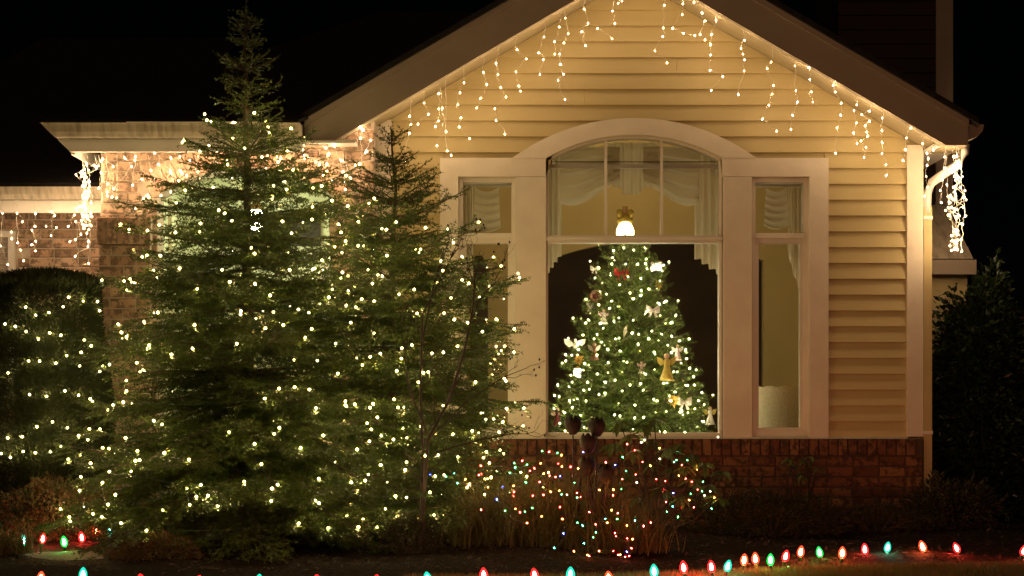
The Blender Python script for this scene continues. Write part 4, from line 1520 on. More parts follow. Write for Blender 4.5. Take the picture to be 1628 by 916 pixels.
def bow(label, px, py, w_px, mat):
    q, w_ = om(px, py, w_px)
    t_ = thing('bow_ornament', label, 'ornament', q, GR)
    for sx in (-1, 1):
        b_ = MB()

        def loop(u, v, sx=sx):
            ln_ = w_ * 0.52 * v
            hw_ = w_ * (0.07 + 0.22 * math.sin(min(1, v * 1.1) * PI * 0.62))
            return (q.x + sx * ln_, q.y - 0.012 - 0.016 * math.sin(PI * v) * math.sin(PI * u), q.z + (u - 0.5) * 2 * hw_ + 0.12 * w_ * v + 0.02 * w_ * math.sin(9 * u))
        b_.grid(loop, 6, 6); obj('loop', b_, mat, t_, True, fix=False)
        b_ = MB(); b_.hexa([(q.x, q.y - 0.01, q.z), (q.x + sx * w_ * 0.10, q.y - 0.012, q.z), (q.x + sx * w_ * 0.10, q.y - 0.004, q.z), (q.x, q.y - 0.004, q.z),
                            (q.x + sx * w_ * 0.18, q.y - 0.016, q.z - w_ * 0.55), (q.x + sx * w_ * 0.38, q.y - 0.014, q.z - w_ * 0.5), (q.x + sx * w_ * 0.38, q.y - 0.006, q.z - w_ * 0.5), (q.x + sx * w_ * 0.18, q.y - 0.008, q.z - w_ * 0.55)])
        obj('tail', b_, mat, t_)
    b_ = MB(); b_.ball((q.x, q.y - 0.018, q.z), w_ * 0.12, 7, 6); obj('knot', b_, mat, t_, True)


def flower(label, px, py, w_px, mat):
    q, w_ = om(px, py, w_px)
    t_ = thing('flower_ornament', label, 'ornament', q, GR)
    for k_ in range(9):
        a_ = 2 * PI * k_ / 9
        l_ = w_ * (0.5 if k_ % 2 else 0.40)
        ca, sa = math.cos(a_), math.sin(a_)
        b_ = MB()
        mid = (q.x + ca * l_ * 0.5, q.y - 0.015, q.z + sa * l_ * 0.5)
        vs_ = [(q.x, q.y - 0.004, q.z), (mid[0] - sa * l_ * 0.22, mid[1], mid[2] + ca * l_ * 0.22), (q.x + ca * l_, q.y - 0.022, q.z + sa * l_), (mid[0] + sa * l_ * 0.22, mid[1], mid[2] - ca * l_ * 0.22)]
        b_.add(vs_ + [(x, y + 0.006, z_) for x, y, z_ in vs_], [(0, 1, 2, 3), (7, 6, 5, 4), (0, 4, 5, 1), (1, 5, 6, 2), (2, 6, 7, 3), (3, 7, 4, 0)])
        obj('petal', b_, mat, t_)
    b_ = MB(); b_.ball((q.x, q.y - 0.012, q.z), w_ * 0.09, 7, 5); obj('centre', b_, 'gold', t_, True)


bow('red ribbon bow high on the indoor fir', 988, 434, 26, 'red_cloth')
flower('golden leaf cluster under the bright white shell ornament', 1047, 453, 22, 'gold')
bow('cream ribbon bow with tails below the golden leaf cluster on the fir', 1038, 494, 24, 'white_cloth')
bow('small pale ribbon bow high on the fir beside the red bow', 945, 428, 15, 'white_cloth')
angel('white angel with pink shoulders below the brown wreath', 960, 503, 30, 'white_cloth', 'pink_cloth')
angel('brown angel doll beside the lace dove', 945, 558, 34, 'brown_cloth', 'white_cloth')
angel('small pink angel in the middle of the fir', 1020, 584, 24, 'pink_cloth', 'pink_cloth')
angel('tall golden angel in a ragged yellow gown', 1060, 582, 52, 'gold_cloth', 'gold_cloth', True)
angel('white and pink doll beside the tall golden angel', 1077, 560, 32, 'pink_cloth', 'white_cloth')
angel('wine red angel low on the fir behind the metal tulips', 886, 662, 36, 'wine_cloth', 'skin_doll')
angel('slim cream doll at the lower edge of the fir by the window frame', 1129, 660, 36, 'white_cloth', 'gold_cloth')
angel('small cream doll under the brown wreath', 938, 487, 20, 'white_cloth', 'white_cloth')
flower('golden poinsettia low on the fir beside a white bow', 1070, 637, 30, 'gold')
bow('white ribbon bow beside the golden poinsettia', 1088, 640, 26, 'white_cloth')
flower('golden star flower above the lit white lantern', 920, 572, 24, 'gold')
# lace dove
q, w_ = om(914, 549, 40)
t_ = thing('dove_ornament', 'white lace dove with spread wings at the edge of the fir', 'ornament', q, GR)
b = MB(); b.ball((q.x, q.y, q.z), w_ * 0.13, 8, 6, (0.8, 0.7, 1.5)); b.ball((q.x + 0.004, q.y, q.z + w_ * 0.24), w_ * 0.075, 7, 5); obj('body', b, 'white_cloth', t_, True)
for sx in (-1, 1):
    b = MB(); wing_tri(b, (q.x, q.y + 0.01, q.z), sx, w_ * 0.52, w_ * 0.42); obj('wing', b, 'white_cloth', t_)
# wreath
q, w_ = om(947, 471, 24)
ring = [(q.x + math.cos(a_) * w_ * 0.36, q.y - 0.01, q.z + math.sin(a_) * w_ * 0.36) for a_ in np.linspace(0, 2 * PI, 15)]
t_ = thing('wreath_ornament', 'small round brown wreath ornament with a dark red middle on the fir', 'ornament', q, GR)
b = MB(); b.tube(ring, w_ * 0.14, w_ * 0.14, 7); obj('ring', b, 'brown_cloth', t_, True)
b = MB(); b.ball((q.x, q.y - 0.004, q.z), w_ * 0.2, 8, 5, (1, 0.3, 1)); obj('centre', b, 'wine_cloth', t_, True)
# white shell, its brightness put in as emission, and lit lantern
q, w_ = om(1043, 426, 22)
t_ = thing('shell_ornament', 'bright white scalloped shell ornament high on the fir above golden leaves', 'ornament', q, GR)
b = MB()
for k_ in range(5):
    b.ball((q.x + (k_ - 2) * w_ * 0.17, q.y, q.z + 0.006 * (2 - abs(k_ - 2))), w_ * 0.2, 8, 6, (0.8, 0.5, 1.6))
obj('shell', b, 'ornament_glow', t_, True)
b = MB(); wing_tri(b, (q.x, q.y, q.z + w_ * 0.3), 1, w_ * .5, w_ * .3); wing_tri(b, (q.x, q.y, q.z + w_ * 0.3), -1, w_ * .5, w_ * .3); obj('ribbon', b, 'pink_cloth', t_)
q, w_ = om(918, 593, 20)
t_ = thing('lantern_ornament', 'small lit white paper lantern below the golden star flower', 'ornament', q, GR)
b = MB(); b.lathe([(w_ * 0.28, q.z - w_ * 0.45), (w_ * 0.36, q.z - w_ * 0.3), (w_ * 0.40, q.z + w_ * 0.3), (w_ * 0.3, q.z + w_ * 0.42)], 6, (q.x, q.y, 0)); obj('shade', b, 'ornament_glow', t_)
b = MB(); b.lathe([(w_ * 0.32, q.z + w_ * 0.421), (w_ * 0.1, q.z + w_ * 0.6)], 6, (q.x, q.y, 0)); obj('cap', b, 'gold', t_)
# feather
q, w_ = om(993, 527, 26)
t_ = thing('feather_ornament', 'thin white feather ornament in the middle of the fir', 'ornament', q, GR)
b = MB(); b.add([(q.x - 0.01, q.y, q.z - w_ * .5), (q.x + .018, q.y - .008, q.z - .01), (q.x + .022, q.y, q.z + w_ * .5), (q.x - .008, q.y - .008, q.z + .02)], [(0, 1, 2, 3)]); obj('vane', b, 'white_cloth', t_, fix=False)
b = MB(); b.tube([(q.x - 0.012, q.y - .004, q.z - w_ * .55), (q.x + .02, q.y - .006, q.z + w_ * .5)], 0.002, 0.001, 4); obj('quill', b, 'gold', t_)
# topper
YT = TY - 0.02
c0 = P(994, 378, YT)
top = thing('angel_topper', 'glowing angel with golden wings on top of the indoor fir', 'tree topper', c0)
hh = 0.145
b = MB(); b.lathe([(0.062, c0.z - 0.005), (0.078, c0.z + 0.03), (0.076, c0.z + 0.07), (0.058, c0.z + 0.11), (0.028, c0.z + hh)], 14, (c0.x, c0.y, 0)); obj('dress', b, 'topper_glow', top, True)
b = MB(); b.lathe([(0.045, c0.z + 0.125), (0.052, c0.z + 0.16), (0.04, c0.z + 0.20), (0.02, c0.z + 0.215)], 10, (c0.x, c0.y + 0.01, 0)); obj('body', b, 'gold_cloth', top, True)
for sx in (-1, 1):
    b = MB(); b.ball((c0.x + sx * 0.045, c0.y, c0.z + 0.215), 0.032, 8, 6, (1, 0.5, 1.1)); wing_tri(b, (c0.x + sx * 0.02, c0.y + 0.015, c0.z + 0.12), sx, 0.05, 0.08); obj('wing', b, 'gold_cloth', top, True)
b = MB(); b.ball((c0.x, c0.y, c0.z + 0.235), 0.024, 8, 6); obj('head', b, 'skin_doll', top, True)
b = MB(); b.lathe([(0.02, c0.z + 0.252), (0.024, c0.z + 0.268), (0.004, c0.z + 0.275)], 8, (c0.x, c0.y, 0)); obj('crown', b, 'gold', top, True)


# ================================================================== SHRUBS
def leaf_tris(pos, nrm, size, asp, r_, fold=0.25, up=0.2):
    """two triangles per leaf, folded along the midrib"""
    n_ = len(pos)
    d_ = nrm + r_.normal(0, 0.55, (n_, 3)); d_[:, 2] += up
    d_ /= np.linalg.norm(d_, axis=1)[:, None] + 1e-9
    q_ = r_.normal(0, 1, (n_, 3))
    s_ = np.cross(d_, q_); s_ /= np.linalg.norm(s_, axis=1)[:, None] + 1e-9
    u_ = np.cross(s_, d_)
    L_ = (size * r_.uniform(0.6, 1.3, n_))[:, None]
    w_ = L_ * asp * 0.5
    tip_ = pos + d_ * L_
    mid = pos + d_ * L_ * 0.5
    a_ = mid + s_ * w_ + u_ * w_ * fold
    b_ = mid - s_ * w_ + u_ * w_ * fold
    return np.concatenate([np.stack([pos, a_, tip_], 1), np.stack([pos, tip_, b_], 1)])


def shell_pts(c_, rad_, n_, r_, inner=0.55, zmin=None, lump=0.12):
    v_ = r_.normal(0, 1, (n_, 3)); v_ /= np.linalg.norm(v_, axis=1)[:, None]
    k_ = inner + (1 - inner) * r_.random(n_) ** 0.5
    lm = 1 + lump * (np.sin(v_[:, 0] * 7 + c_[0] * 5) * np.cos(v_[:, 2] * 6 + 1) + 0.6 * np.sin(v_[:, 1] * 11 + v_[:, 2] * 9))
    p_ = np.array(c_) + v_ * np.array(rad_) * (k_ * lm)[:, None]
    nn = v_ / np.array(rad_); nn /= np.linalg.norm(nn, axis=1)[:, None]
    if zmin is not None:
        m_ = p_[:, 2] > zmin
        p_, nn = p_[m_], nn[m_]
    return p_, nn


def shrub(name, label, c_, rad_, n_, size, asp, mat, seed, group=None, stems=7, inner=0.4, lump=0.12, cat='shrub'):
    r_ = np.random.default_rng(seed)
    root = thing(name, label, cat, (c_[0], c_[1], 0.03), group)
    p_, nn = shell_pts(c_, rad_, n_, r_, inner, 0.05, lump)
    o_ = tri_obj('foliage', leaf_tris(p_, nn, size, asp, r_), mat, root, 'stuff')
    b_ = MB()
    for k_ in range(stems):
        a_ = 2 * PI * k_ / stems + r_.normal(0, .3)
        e_ = (c_[0] + rad_[0] * .7 * math.cos(a_), c_[1] + rad_[1] * .7 * math.sin(a_), c_[2] + rad_[2] * r_.uniform(0.0, .6))
        b_.tube([(c_[0] + .05 * math.cos(a_), c_[1] + .05 * math.sin(a_), 0.01), ((c_[0] + e_[0]) / 2, (c_[1] + e_[1]) / 2, e_[2] * .4 + .05), e_], 0.012, 0.004, 5)
    obj('stems', b_, 'bark', root, fix=False)
    return root


# clipped yew column at the far left, with its own lights
r_ = np.random.default_rng(77)
YX, YY = P(76, 640, -0.95).x, -0.95
hed = thing('clipped_yew', 'dark clipped yew with rounded top and rows of warm lights', 'topiary', (YX, YY, 0.03))
n_ = 105000
a_ = r_.uniform(0, 2 * PI, n_); zt_ = 1.95
zz = r_.uniform(0.12, zt_, n_)


def yew_r(z_):
    body = 0.41 + 0.05 * np.sin(z_ * 2.1 + 0.4)
    capz = np.clip((z_ - (zt_ - 0.20)) / 0.20, 0, 1)
    return body * np.sqrt(np.maximum(0, 1 - capz ** 2.4))


top_m = r_.random(n_) < 0.22
rr = yew_r(zz)
px_ = np.where(top_m, np.sqrt(r_.random(n_)) * 0.40, rr)
zz2 = zz.copy()
capz = np.clip(1 - (px_ / 0.46) ** 2, 0, 1) ** (1 / 2.4)
zz2[top_m] = (zt_ - 0.20 + 0.20 * capz)[top_m]
lump = 1 + 0.035 * np.sin(a_ * 5 + zz * 6) + 0.025 * np.sin(a_ * 11 - zz * 9)
pos = np.stack([YX + px_ * lump * np.cos(a_), YY + px_ * lump * np.sin(a_), zz2 + r_.normal(0, .008, n_)], 1)
nn = np.stack([np.cos(a_), np.sin(a_), np.where(top_m, 1.6, 0.35)], 1); nn /= np.linalg.norm(nn, axis=1)[:, None]
pos -= nn * (r_.random(n_) ** 1.5 * 0.09)[:, None]
tri_obj('foliage', leaf_tris(pos, nn, 0.036, 0.22, r_, up=0.35), 'yew', hed, 'stuff')
b = MB(); b.tube([(YX, YY, 0.0), (YX + .01, YY, .9), (YX, YY, 1.75)], 0.05, 0.02, 8); obj('trunk', b, 'bark', hed)
b = MB(); b.lathe([(0.18, 0.14), (0.23, 0.4), (0.24, 1.5), (0.16, 1.62), (0.06, 1.66)], 16, (YX, YY, 0)); obj('inner_twigs', b, 'yew', hed, True)
yew_px = [(40, 490), (55, 502), (78, 498), (100, 488), (107, 473), (131, 479), (156, 480), (160, 495), (8, 517), (24, 520), (41, 528), (60, 540), (77, 530), (98, 534), (134, 541), (145, 552),
          (13, 594), (46, 575), (64, 576), (89, 579), (127, 583), (108, 566), (160, 592), (47, 629), (74, 631), (105, 622), (125, 630), (60, 680), (84, 672), (108, 681), (14, 697), (37, 696),
          (36, 718), (58, 721), (80, 720), (98, 711), (2, 722), (16, 729), (148, 640), (140, 700), (-12, 500), (-20, 560), (-15, 640), (-10, 690)]
pts = []
for (x_, y_) in yew_px:
    Y_ = -1.3
    for _ in range(4):
        q = P(x_, y_, Y_); rr_ = float(yew_r(np.array([min(q.z, 1.9)]))[0]) * 1.03 + 0.012
        Y_ = YY - math.sqrt(max(0.0004, rr_ ** 2 - (q.x - YX) ** 2))
    pts.append(P(x_, y_, Y_))
rows = sorted(range(len(pts)), key=lambda i: (round(yew_px[i][1] / 45), yew_px[i][0]))
pts = [pts[i] for i in rows]
string_of('yew_light_string', 'warm white mini lights draped in rows over the clipped yew', pts, ['tree_glow'], [one_cord(pts)], 'green_cord', 'warm lights on the garden plants', r=0.0095)

shrub('low_shrub', 'low russet shrub behind the red and green bulbs by the path', (P(95, 800, -1.45).x, -1.45, 0.20), (0.46, 0.28, 0.27), 9000, 0.028, 0.5, 'russet_leaf', 91)
shrub('low_shrub', 'small brownish shrub under the edge of the tall hemlock beside the path', (P(250, 870, -2.75).x, -2.75, 0.08), (0.26, 0.16, 0.12), 4500, 0.022, 0.5, 'russet_leaf', 92)
shrub('low_shrub', 'small round brown shrub at the foot of the shorter hemlock', (P(655, 845, -2.3).x, -2.3, 0.13), (0.20, 0.18, 0.15), 4500, 0.018, 0.45, 'heath_leaf', 93)
shrub('low_hedge', 'low rounded hedge below the brick base beside the multicoloured lights', (P(1225, 820, -0.95).x, -0.95, 0.13), (0.60, 0.34, 0.22), 13000, 0.024, 0.45, 'heath_leaf', 94)
shrub('low_hedge', 'low dark heath in front of the foundation vent', (P(1395, 830, -0.75).x, -0.75, 0.08), (0.52, 0.28, 0.17), 9000, 0.024, 0.3, 'heath_leaf', 95)
shrub('low_shrub', 'dim leafy shrub at the downspout corner', (P(1515, 820, -0.55).x, -0.55, 0.16), (0.34, 0.28, 0.24), 4200, 0.05, 0.3, 'heath_leaf', 96, lump=0.2)
shrub('tall_shrub', 'tall dark broadleaf shrub in shadow beside the corner downspout', (P(1562, 640, 0.25).x, 0.25, 1.0), (0.44, 0.40, 1.02), 13000, 0.062, 0.5, 'camellia_leaf', 97, lump=0.14)
shrub('tall_shrub', 'lower dark shrub behind the tall broadleaf one, away from the house', (P(1665, 640, 0.9).x, 0.9, 0.8), (0.6, 0.45, 0.85), 11000, 0.062, 0.5, 'camellia_leaf', 99, lump=0.14)
shrub('low_shrub', 'dark spreading shrub at the foot of the clipped yew', (P(40, 770, -1.5).x, -1.5, 0.16), (0.4, 0.25, 0.22), 5000, 0.03, 0.4, 'heath_leaf', 98)


# ---- rhododendrons: every leaf a part ---------------------------------------------
def rhododendron(label, base_pt, tips, seed, leaf_l=0.115, per=8, lower=True):
    r_ = random.Random(seed)
    root = thing('rhododendron', label, 'shrub', base_pt, 'rhododendrons by the brick base')
    stem = MB()
    lm = bpy.data.meshes.new('leaf')
    w_ = 0.17
    prof = [(0, 0), (0.25, w_ * 0.8), (0.55, w_), (0.85, w_ * 0.55), (1, 0)]
    vs_, fs_ = [], []
    for t_, ww_ in prof:
        dz = -0.22 * t_ * t_
        vs_ += [(t_, -ww_, dz + 0.05 * (ww_ > 0)), (t_, 0, dz), (t_, ww_, dz + 0.05 * (ww_ > 0))]
    for i in range(4):
        k_ = 3 * i
        fs_ += [(k_, k_ + 3, k_ + 4, k_ + 1), (k_ + 1, k_ + 4, k_ + 5, k_ + 2)]
    lm.from_pydata(vs_, [], fs_)
    lm.materials.append(M['rhodo_leaf'])
    B0 = Vector(base_pt)
    for tp_ in tips:
        tp_ = Vector(tp_)
        md = B0.lerp(tp_, 0.5) + Vector((r_.gauss(0, .03), r_.gauss(0, .03), -0.03 + r_.gauss(0, .02)))
        stem.tube([B0 + Vector((r_.gauss(0, .03), r_.gauss(0, .03), 0)), md, tp_], 0.008, 0.004, 5)
        for k_ in range(per):
            o_ = link('leaf', lm, root)
            o_.location = tp_ - B0 + Vector((0, 0, -0.012 * r_.random()))
            l_ = leaf_l * r_.uniform(0.7, 1.25)
            o_.scale = (l_, l_, l_)
            o_.rotation_euler = (r_.gauss(0, .3), R(r_.uniform(0, 55)), 2 * PI * k_ / per + r_.gauss(0, .25))
    obj('stems', stem, 'twig_bark', root, fix=False)
    return root


rt = random.Random(15)
rb_pt = P(1045, 858, -1.05); rb_pt = (rb_pt.x, -1.05, 0.04)
tips = []
for (px, py) in [(985, 668), (1003, 690), (1022, 676), (1010, 715), (1040, 700), (1062, 712), (1035, 735), (1080, 705), (1098, 722), (1070, 745), (1118, 735), (1100, 760), (1128, 770), (1085, 790), (1055, 775), (1142, 790), (1000, 750), (975, 705), (1040, 665), (1090, 740), (1015, 790), (1150, 750)]:
    tips.append(tuple(P(px, py, -1.05 + rt.uniform(-0.28, 0.22))))
rhododendron('leafy rhododendron strung with coloured lights below the arched window', rb_pt, tips, 31)
sp = P(1272, 850, -0.30); tips = [tuple(P(px, py, -0.3 + rt.uniform(-.08, .04))) for px, py in [(1262, 738), (1282, 730), (1300, 742), (1275, 752), (1290, 725), (1255, 728)]]
rhododendron('thin young rhododendron against the brick base', (sp.x, -0.30, 0.04), tips, 32, 0.075, 6)


# ---- ornamental grasses --------------------------------------------------------------
def grass_clump(label, c_, n_, hgt, spread, seed, mat='grass_blade'):
    r_ = np.random.default_rng(seed)
    root = thing('ornamental_grass', label, 'grass', (c_[0], c_[1], 0.03), 'clumps of ornamental grass')
    a_ = r_.uniform(0, 2 * PI, n_)
    b0 = np.stack([c_[0] + r_.normal(0, spread * .36, n_), c_[1] + r_.normal(0, spread * .26, n_), np.full(n_, 0.02)], 1)
    out_ = np.stack([np.cos(a_), np.sin(a_), np.zeros(n_)], 1)
    h_ = hgt * r_.uniform(0.3, 1.1, n_)
    o_ = spread * r_.uniform(0.2, 1.0, n_)
    sag = r_.uniform(0.2, 1.15, n_)
    side = np.stack([-np.sin(a_), np.cos(a_), np.zeros(n_)], 1)
    S = 6
    tris = []
    prev = None
    for k_ in range(S + 1):
        t_ = k_ / S
        p_ = b0 + out_ * (o_ * t_ ** 1.5)[:, None] + np.stack([np.zeros(n_), np.zeros(n_), h_ * (t_ * 1.35 - sag * t_ ** 2.6)], 1) + side * (0.02 * np.sin(3 * t_ + a_ * 3) * t_)[:, None]
        p_[:, 2] = np.maximum(p_[:, 2], 0.045)
        w_ = 0.0036 * (1 - t_ * 0.85)
        l_, r2 = p_ - side * w_, p_ + side * w_
        if prev is not None:
            tris.append(np.stack([prev[0], prev[1], r2], 1)); tris.append(np.stack([prev[0], r2, l_], 1))
        prev = (l_, r2)
    tri_obj('blades', np.concatenate(tris), mat, root, 'stuff')
    return root


G1 = P(800, 880, -1.75); G2 = P(905, 885, -2.0); G3 = P(985, 892, -2.35); G4 = P(12, 880, -2.5)
grass_clump('arching tan grass clump beside the shorter hemlock', (G1.x, -1.75), 2600, 0.50, 0.50, 51)
grass_clump('arching tan grass clump around the stems of the metal tulips', (G2.x, -1.95), 3000, 0.52, 0.46, 52)
grass_clump('low tan grass clump at the lawn edge with coloured lights', (G3.x, -2.30), 2000, 0.36, 0.32, 53)
grass_clump('small red lit grass tuft beside the teal bulb on the path edge', (G4.x, -2.45), 420, 0.24, 0.2, 54)

# ---- metal tulips ------------------------------------------------------------------------
GT = 'metal tulip stakes among the grasses'
for k_, (px, py, lab) in enumerate([(911, 675, 'dark metal tulip stake standing apart, tallest on the hemlock side'), (949, 678, 'dark metal tulip stake, tallest on the rhododendron side'),
                                    (935, 704, 'dark metal tulip stake just beneath the two tallest tulips'), (932, 741, 'dark metal tulip stake directly below the middle tulip'),
                                    (963, 753, 'dark metal tulip stake, lowest one beside the rhododendron')]):
    Yt = -2.15 - 0.05 * k_
    q = P(px, py, Yt)
    t_ = thing('metal_tulip', lab, 'garden ornament', (q.x, Yt, 0.03), GT)
    hh, rr = 0.066, 0.054
    for j_ in range(6):
        a0 = 2 * PI * j_ / 6 + 0.3 * k_
        def pet(u, v, a0=a0):
            aa = a0 + (u - 0.5) * 1.35 * (1 - 0.6 * max(0, v - 0.7) / 0.3)
            rad_ = rr * (0.16 + 0.84 * math.sin(PI * (0.04 + 0.80 * v)) ** 0.75) + (0.002 if j_ % 2 else 0)
            return (q.x + rad_ * math.cos(aa), Yt + rad_ * math.sin(aa), q.z - hh + 2 * hh * v * (1 - 0.10 * abs(u - .5) * 2 * v))
        b = MB(); b.grid(pet, 5, 8)
        obj('petal', b, 'tulip_metal', t_, True, fix=False)
    b = MB(); b.tube([(q.x - 0.02 * math.sin(k_ * 2), Yt, -0.02), (q.x - 0.008 * math.sin(k_ * 2), Yt, q.z * .5), (q.x, Yt, q.z - hh + 0.006)], 0.006, 0.005, 6)
    obj('stem', b, 'dark_metal', t_)
    for sx in ((-1, 1) if k_ in (1, 4) else (1,)):
        def lf(u, v):
            w_ = 0.018 * math.sin(PI * (0.15 + 0.85 * v))
            return (q.x + sx * (0.01 + 0.05 * v ** 1.5) + (u - .5) * w_ * 2, Yt - 0.015 * math.cos((u - .5) * 2), 0.06 + (q.z - 0.30) * 0.95 * v)
        b = MB(); b.grid(lf, 3, 7)
        obj('blade', b, 'dark_metal', t_, True, fix=False)

# ---- coloured mini lights over grasses and rhododendron ---------------------------------------
rc = random.Random(64)
H_ = lambda pts_: region(680, 640, 3.256, pts_)
col_px = H_([(15, 375), (80, 377), (98, 385), (135, 368), (150, 418), (195, 398), (205, 432), (262, 380), (278, 377), (280, 332), (310, 443), (358, 508), (280, 558), (398, 563), (387, 438), (440, 435), (442, 465), (437, 487),
            (448, 320), (450, 342), (427, 365), (485, 305), (512, 325), (515, 417), (530, 355), (553, 347), (582, 318), (595, 370), (575, 415), (540, 487), (455, 552), (483, 572), (503, 567), (547, 550), (586, 592), (509, 626),
            (590, 256), (623, 260), (675, 262), (692, 278), (671, 317), (692, 337), (630, 385), (655, 387), (685, 383), (605, 482), (642, 466), (684, 458), (693, 482), (722, 478), (740, 340), (777, 348), (760, 418), (768, 495),
            (793, 490), (770, 470), (805, 260), (680, 548), (704, 606), (705, 684), (660, 757), (760, 776), (777, 624), (803, 644), (833, 568), (874, 635), (872, 676), (920, 603), (937, 624), (974, 607), (950, 565), (987, 577),
            (958, 458), (960, 488), (1000, 452), (893, 457), (920, 315), (970, 327), (1012, 288), (1070, 248), (1030, 220), (1100, 208), (1125, 195), (1195, 240), (1110, 310), (1155, 332), (1203, 295), (1272, 310), (1290, 302),
            (1318, 326), (1030, 360), (1073, 378), (1088, 416), (1180, 398), (1234, 410), (1303, 382), (1332, 397), (1373, 412), (1423, 411), (1227, 454), (1277, 471), (1360, 474), (1398, 452), (1422, 465), (1437, 484), (1464, 464),
            (1487, 494), (1235, 520), (1262, 540), (1318, 549), (1357, 510), (1377, 544), (1237, 569), (1300, 597), (1467, 553), (1154, 628), (1030, 642), (1117, 647), (1078, 613), (968, 680), (973, 695), (1030, 707), (1058, 713),
            (1060, 760), (1035, 777), (1018, 802), (1048, 802), (883, 771), (964, 769), (840, 818), (825, 840), (808, 732), (985, 830), (995, 852), (1395, 350), (1345, 300), (1010, 400), (860, 700)])
named = {0: 'mini_pink', 1: 'mini_red'}
cols_l = ['mini_red', 'mini_amber', 'mini_pink', 'mini_green', 'mini_amber', 'mini_teal', 'mini_red', 'mini_white', 'mini_pink', 'mini_amber', 'mini_green', 'mini_red', 'mini_amber', 'mini_red', 'mini_amber', 'mini_green', 'mini_blue']
for part_, lab in ((0, 'multicoloured mini lights scattered through the tan grasses'), (1, 'multicoloured mini lights threaded through the leafy rhododendron')):
    pts = []
    for (x_, y_) in col_px:
        is_r = x_ > 985 and y_ < 825
        if is_r != bool(part_):
            continue
        if part_:
            Yd = -1.28 + rc.uniform(-0.12, 0.1)
        else:
            Yd = -1.75 - 0.75 * max(0, min(1, (y_ - 725) / 160)) - (0.35 if x_ > 820 else 0.0) + rc.uniform(-0.1, 0.1)
        q = P(x_, y_, Yd)
        q.z = max(q.z, 0.07)
        pts.append(q)
    pts.sort(key=lambda p_: (round(p_.x / 0.25), p_.z if round(p_.x / 0.25) % 2 else -p_.z))
    cl = [rc.choice(cols_l if part_ == 0 else cols_l + ['mini_white', 'mini_white', 'mini_red', 'mini_green']) for _ in pts]
    string_of('coloured_light_string', lab, pts, lambda i, cl=cl: cl[i], [one_cord(pts)], 'green_cord', 'coloured mini lights', r=0.0078)

# ---- leafless twiggy shrub in front of the shorter hemlock ---------------------------------------
bs = P(668, 800, -2.35)
bare = thing('bare_shrub', 'leafless dark twiggy shrub rising in front of the shorter hemlock', 'shrub', (bs.x, -2.35, 0.03))
rt = random.Random(88)
stem, twig, buds = MB(), MB(), MB()


def twigs(p_, d_, l_, r0, depth):
    e_ = p_ + d_ * l_
    m1 = p_.lerp(e_, 0.5) + Vector((rt.gauss(0, .015), rt.gauss(0, .015), rt.gauss(0, .01)))
    (stem if depth > 2 else twig).tube([p_, m1, e_], r0, r0 * 0.6, 4)
    if depth == 0:
        if rt.random() < 0.5:
            buds.ball(tuple(e_), 0.006, 4, 3, (1, 1, 1.6))
        return
    for k_ in range(2 if depth > 1 else rt.choice((1, 2, 2))):
        nd = (d_ + Vector((rt.gauss(0, .5), rt.gauss(0, .35), rt.gauss(0.08, .3)))).normalized()
        twigs(p_.lerp(e_, rt.uniform(0.55, 1.0)), nd, l_ * rt.uniform(0.55, 0.85), r0 * 0.55, depth - 1)


def limb(pxs, r0):
    pts_ = [P(x_, y_, -2.35 + rt.uniform(-.06, .06)) for x_, y_ in pxs]
    pts_[0].z = max(0.0, pts_[0].z)
    stem.tube(pts_, r0, r0 * 0.3, 5)
    for i in range(1, len(pts_)):
        for _ in range(2):
            a_ = pts_[i - 1].lerp(pts_[i], rt.random())
            d_ = ((pts_[i] - pts_[i - 1]).normalized() + Vector((rt.gauss(0, .5), rt.gauss(0, .3), rt.gauss(0, .3)))).normalized()
            twigs(a_, d_, 0.13, r0 * 0.35, 2)
    twigs(pts_[-1], (pts_[-1] - pts_[-2]).normalized(), 0.08, r0 * 0.3, 2)


limb([(668, 885), (680, 700), (712, 640), (738, 560), (752, 490), (755, 440), (760, 425)], 0.013)
limb([(668, 885), (672, 720), (668, 620), (672, 500), (708, 430), (722, 400)], 0.011)
limb([(680, 700), (740, 640), (800, 600), (838, 585)], 0.006)
limb([(690, 720), (760, 700), (815, 690), (838, 690)], 0.006)
limb([(752, 490), (785, 450), (800, 420)], 0.005)
limb([(672, 540), (690, 450), (715, 380), (740, 372)], 0.006)
limb([(680, 690), (650, 620), (640, 540)], 0.008)
obj('stems', stem, 'twig_bark', bare, fix=False)
o = obj('twigs', twig, 'twig_bark', bare, fix=False); o['kind'] = 'stuff'
if buds.v:
    o = obj('buds', buds, 'twig_bark', bare, fix=False); o['kind'] = 'stuff'

# ================================================================== LARGE BULBS ALONG THE BED
LB = {}


def lathe_mesh(key, prof, n_, mat):
    if key not in LB:
        m_ = MB(); m_.lathe(prof, n_)
        me_ = bpy.data.meshes.new(key[0])
        me_.from_pydata(m_.v, [], m_.f)
        me_.materials.append(M[mat])
        bm = bmesh.new(); bm.from_mesh(me_); bmesh.ops.recalc_face_normals(bm, faces=bm.faces); bm.to_mesh(me_); bm.free()
        me_.polygons.foreach_set('use_smooth', [True] * len(me_.polygons))
        LB[key] = me_
    return LB[key]


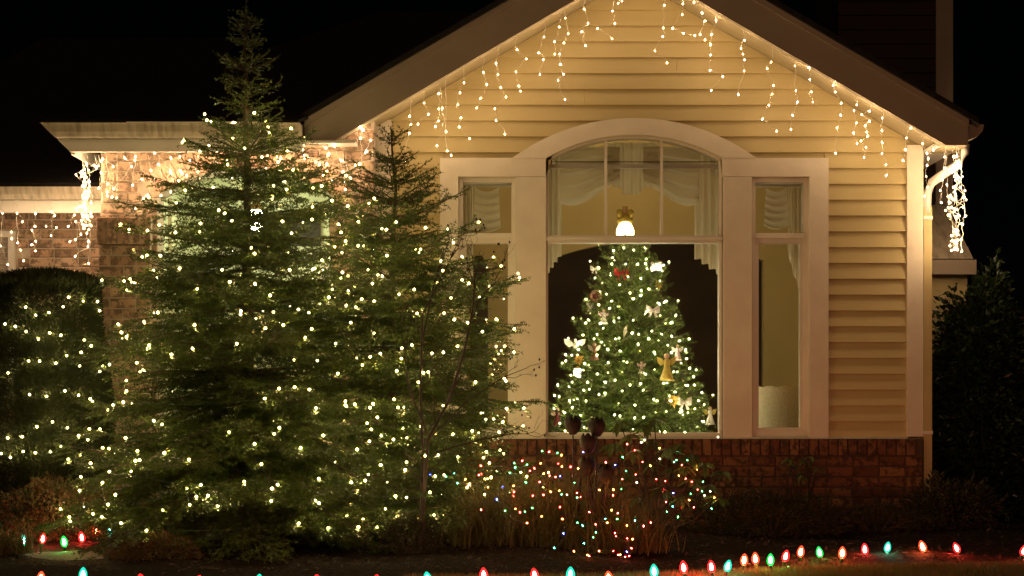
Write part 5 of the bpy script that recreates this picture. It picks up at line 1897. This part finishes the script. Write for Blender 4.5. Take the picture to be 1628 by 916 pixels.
def large_string(label, items, seed):
    r_ = random.Random(seed)
    pts = []
    for (px, py, c_) in items:
        zc0 = 0.085
        d_ = 2400 * (1 - zc0) / (py - 640)
        Y_ = d_ - 12
        pts.append((P(px, py, Y_), c_))
    root = thing('large_bulb_string', label, 'string lights', tuple(pts[0][0] - Vector((0, 0, 0.07))), 'large coloured bulbs edging the bed')
    off = root.location
    cord = []
    for (q, c_) in pts:
        rot = (r_.gauss(0, 0.16), r_.gauss(0, 0.16), 0)
        bo = link('bulb', lathe_mesh(('envelope', c_), [(0.010, -0.034), (0.0205, -0.025), (0.0265, -0.007), (0.0235, 0.016), (0.0135, 0.036), (0.004, 0.046)], 12, 'large_' + c_), root)
        bo.location = q - off; bo.rotation_euler = rot; bo.scale = [r_.uniform(0.84, 0.94)] * 3
        co = link('filament_core', lathe_mesh(('core', 'x'), [(0.005, -0.020), (0.0105, -0.013), (0.0118, -0.001), (0.0085, 0.015), (0.003, 0.026)], 8, 'large_core'), bo)
        so = link('socket', lathe_mesh(('socket', 'x'), [(0.012, -0.060), (0.013, -0.038), (0.011, -0.032)], 8, 'socket'), bo)
        cord.append(q - Vector((0, 0, 0.058)))
    pth = []
    for a_, b_ in zip(cord, cord[1:]):
        n_ = max(3, int((b_ - a_).length / 0.06))
        for i in range(n_):
            t_ = i / n_
            q = a_.lerp(b_, t_)
            s_ = math.sin(PI * t_)
            q += Vector((r_.gauss(0, .008) * s_, r_.gauss(0, .012) * s_, -0.016 * s_))
            pth.append(q)
    m_ = MB(); m_.tube(pth, 0.0048, 0.0048, 5)
    obj('cord', m_, 'outdoor_cord', root, fix=False)
    # little stakes that hold the sockets
    for c_ in cord:
        m_ = MB(); m_.tube([c_ + Vector((0, 0, 0.004)), c_ - Vector((0, 0, 0.05))], 0.003, 0.002, 4)
        obj('stake', m_, 'green_cord', root, fix=False)


large_string('large red and green bulbs on a cord edging the lawn along the planting bed',
             [(65, 921, 'orange'), (132, 914, 'teal'), (225, 925, 'red'), (315, 927, 'red'), (412, 925, 'teal'), (505, 926, 'red'), (600, 926, 'red'), (680, 922, 'teal'), (769, 915, 'red'), (850, 915, 'red'), (907, 914, 'teal'), (968, 920, 'orange'), (1040, 909, 'teal'),
              (1087, 903, 'red'), (1131, 902, 'red'), (1157, 901, 'teal'), (1183, 891, 'orange'), (1201, 889, 'orange'), (1225, 891, 'green'), (1249, 885, 'red'), (1273, 878, 'orange'), (1303, 879, 'green'), (1339, 880, 'orange'),
              (1375, 874, 'red'), (1411, 871, 'teal'), (1467, 870, 'orange'), (1521, 872, 'red'), (1628, 876, 'red'), (1690, 876, 'teal')], 4)
large_string('short cord of large red and green bulbs along the far edge of the garden path',
             [(-20, 862, 'red'), (37, 860, 'teal'), (68, 857, 'red'), (102, 862, 'green'), (130, 855, 'red'), (152, 845, 'orange'), (176, 842, 'teal'), (222, 824, 'teal')], 6)
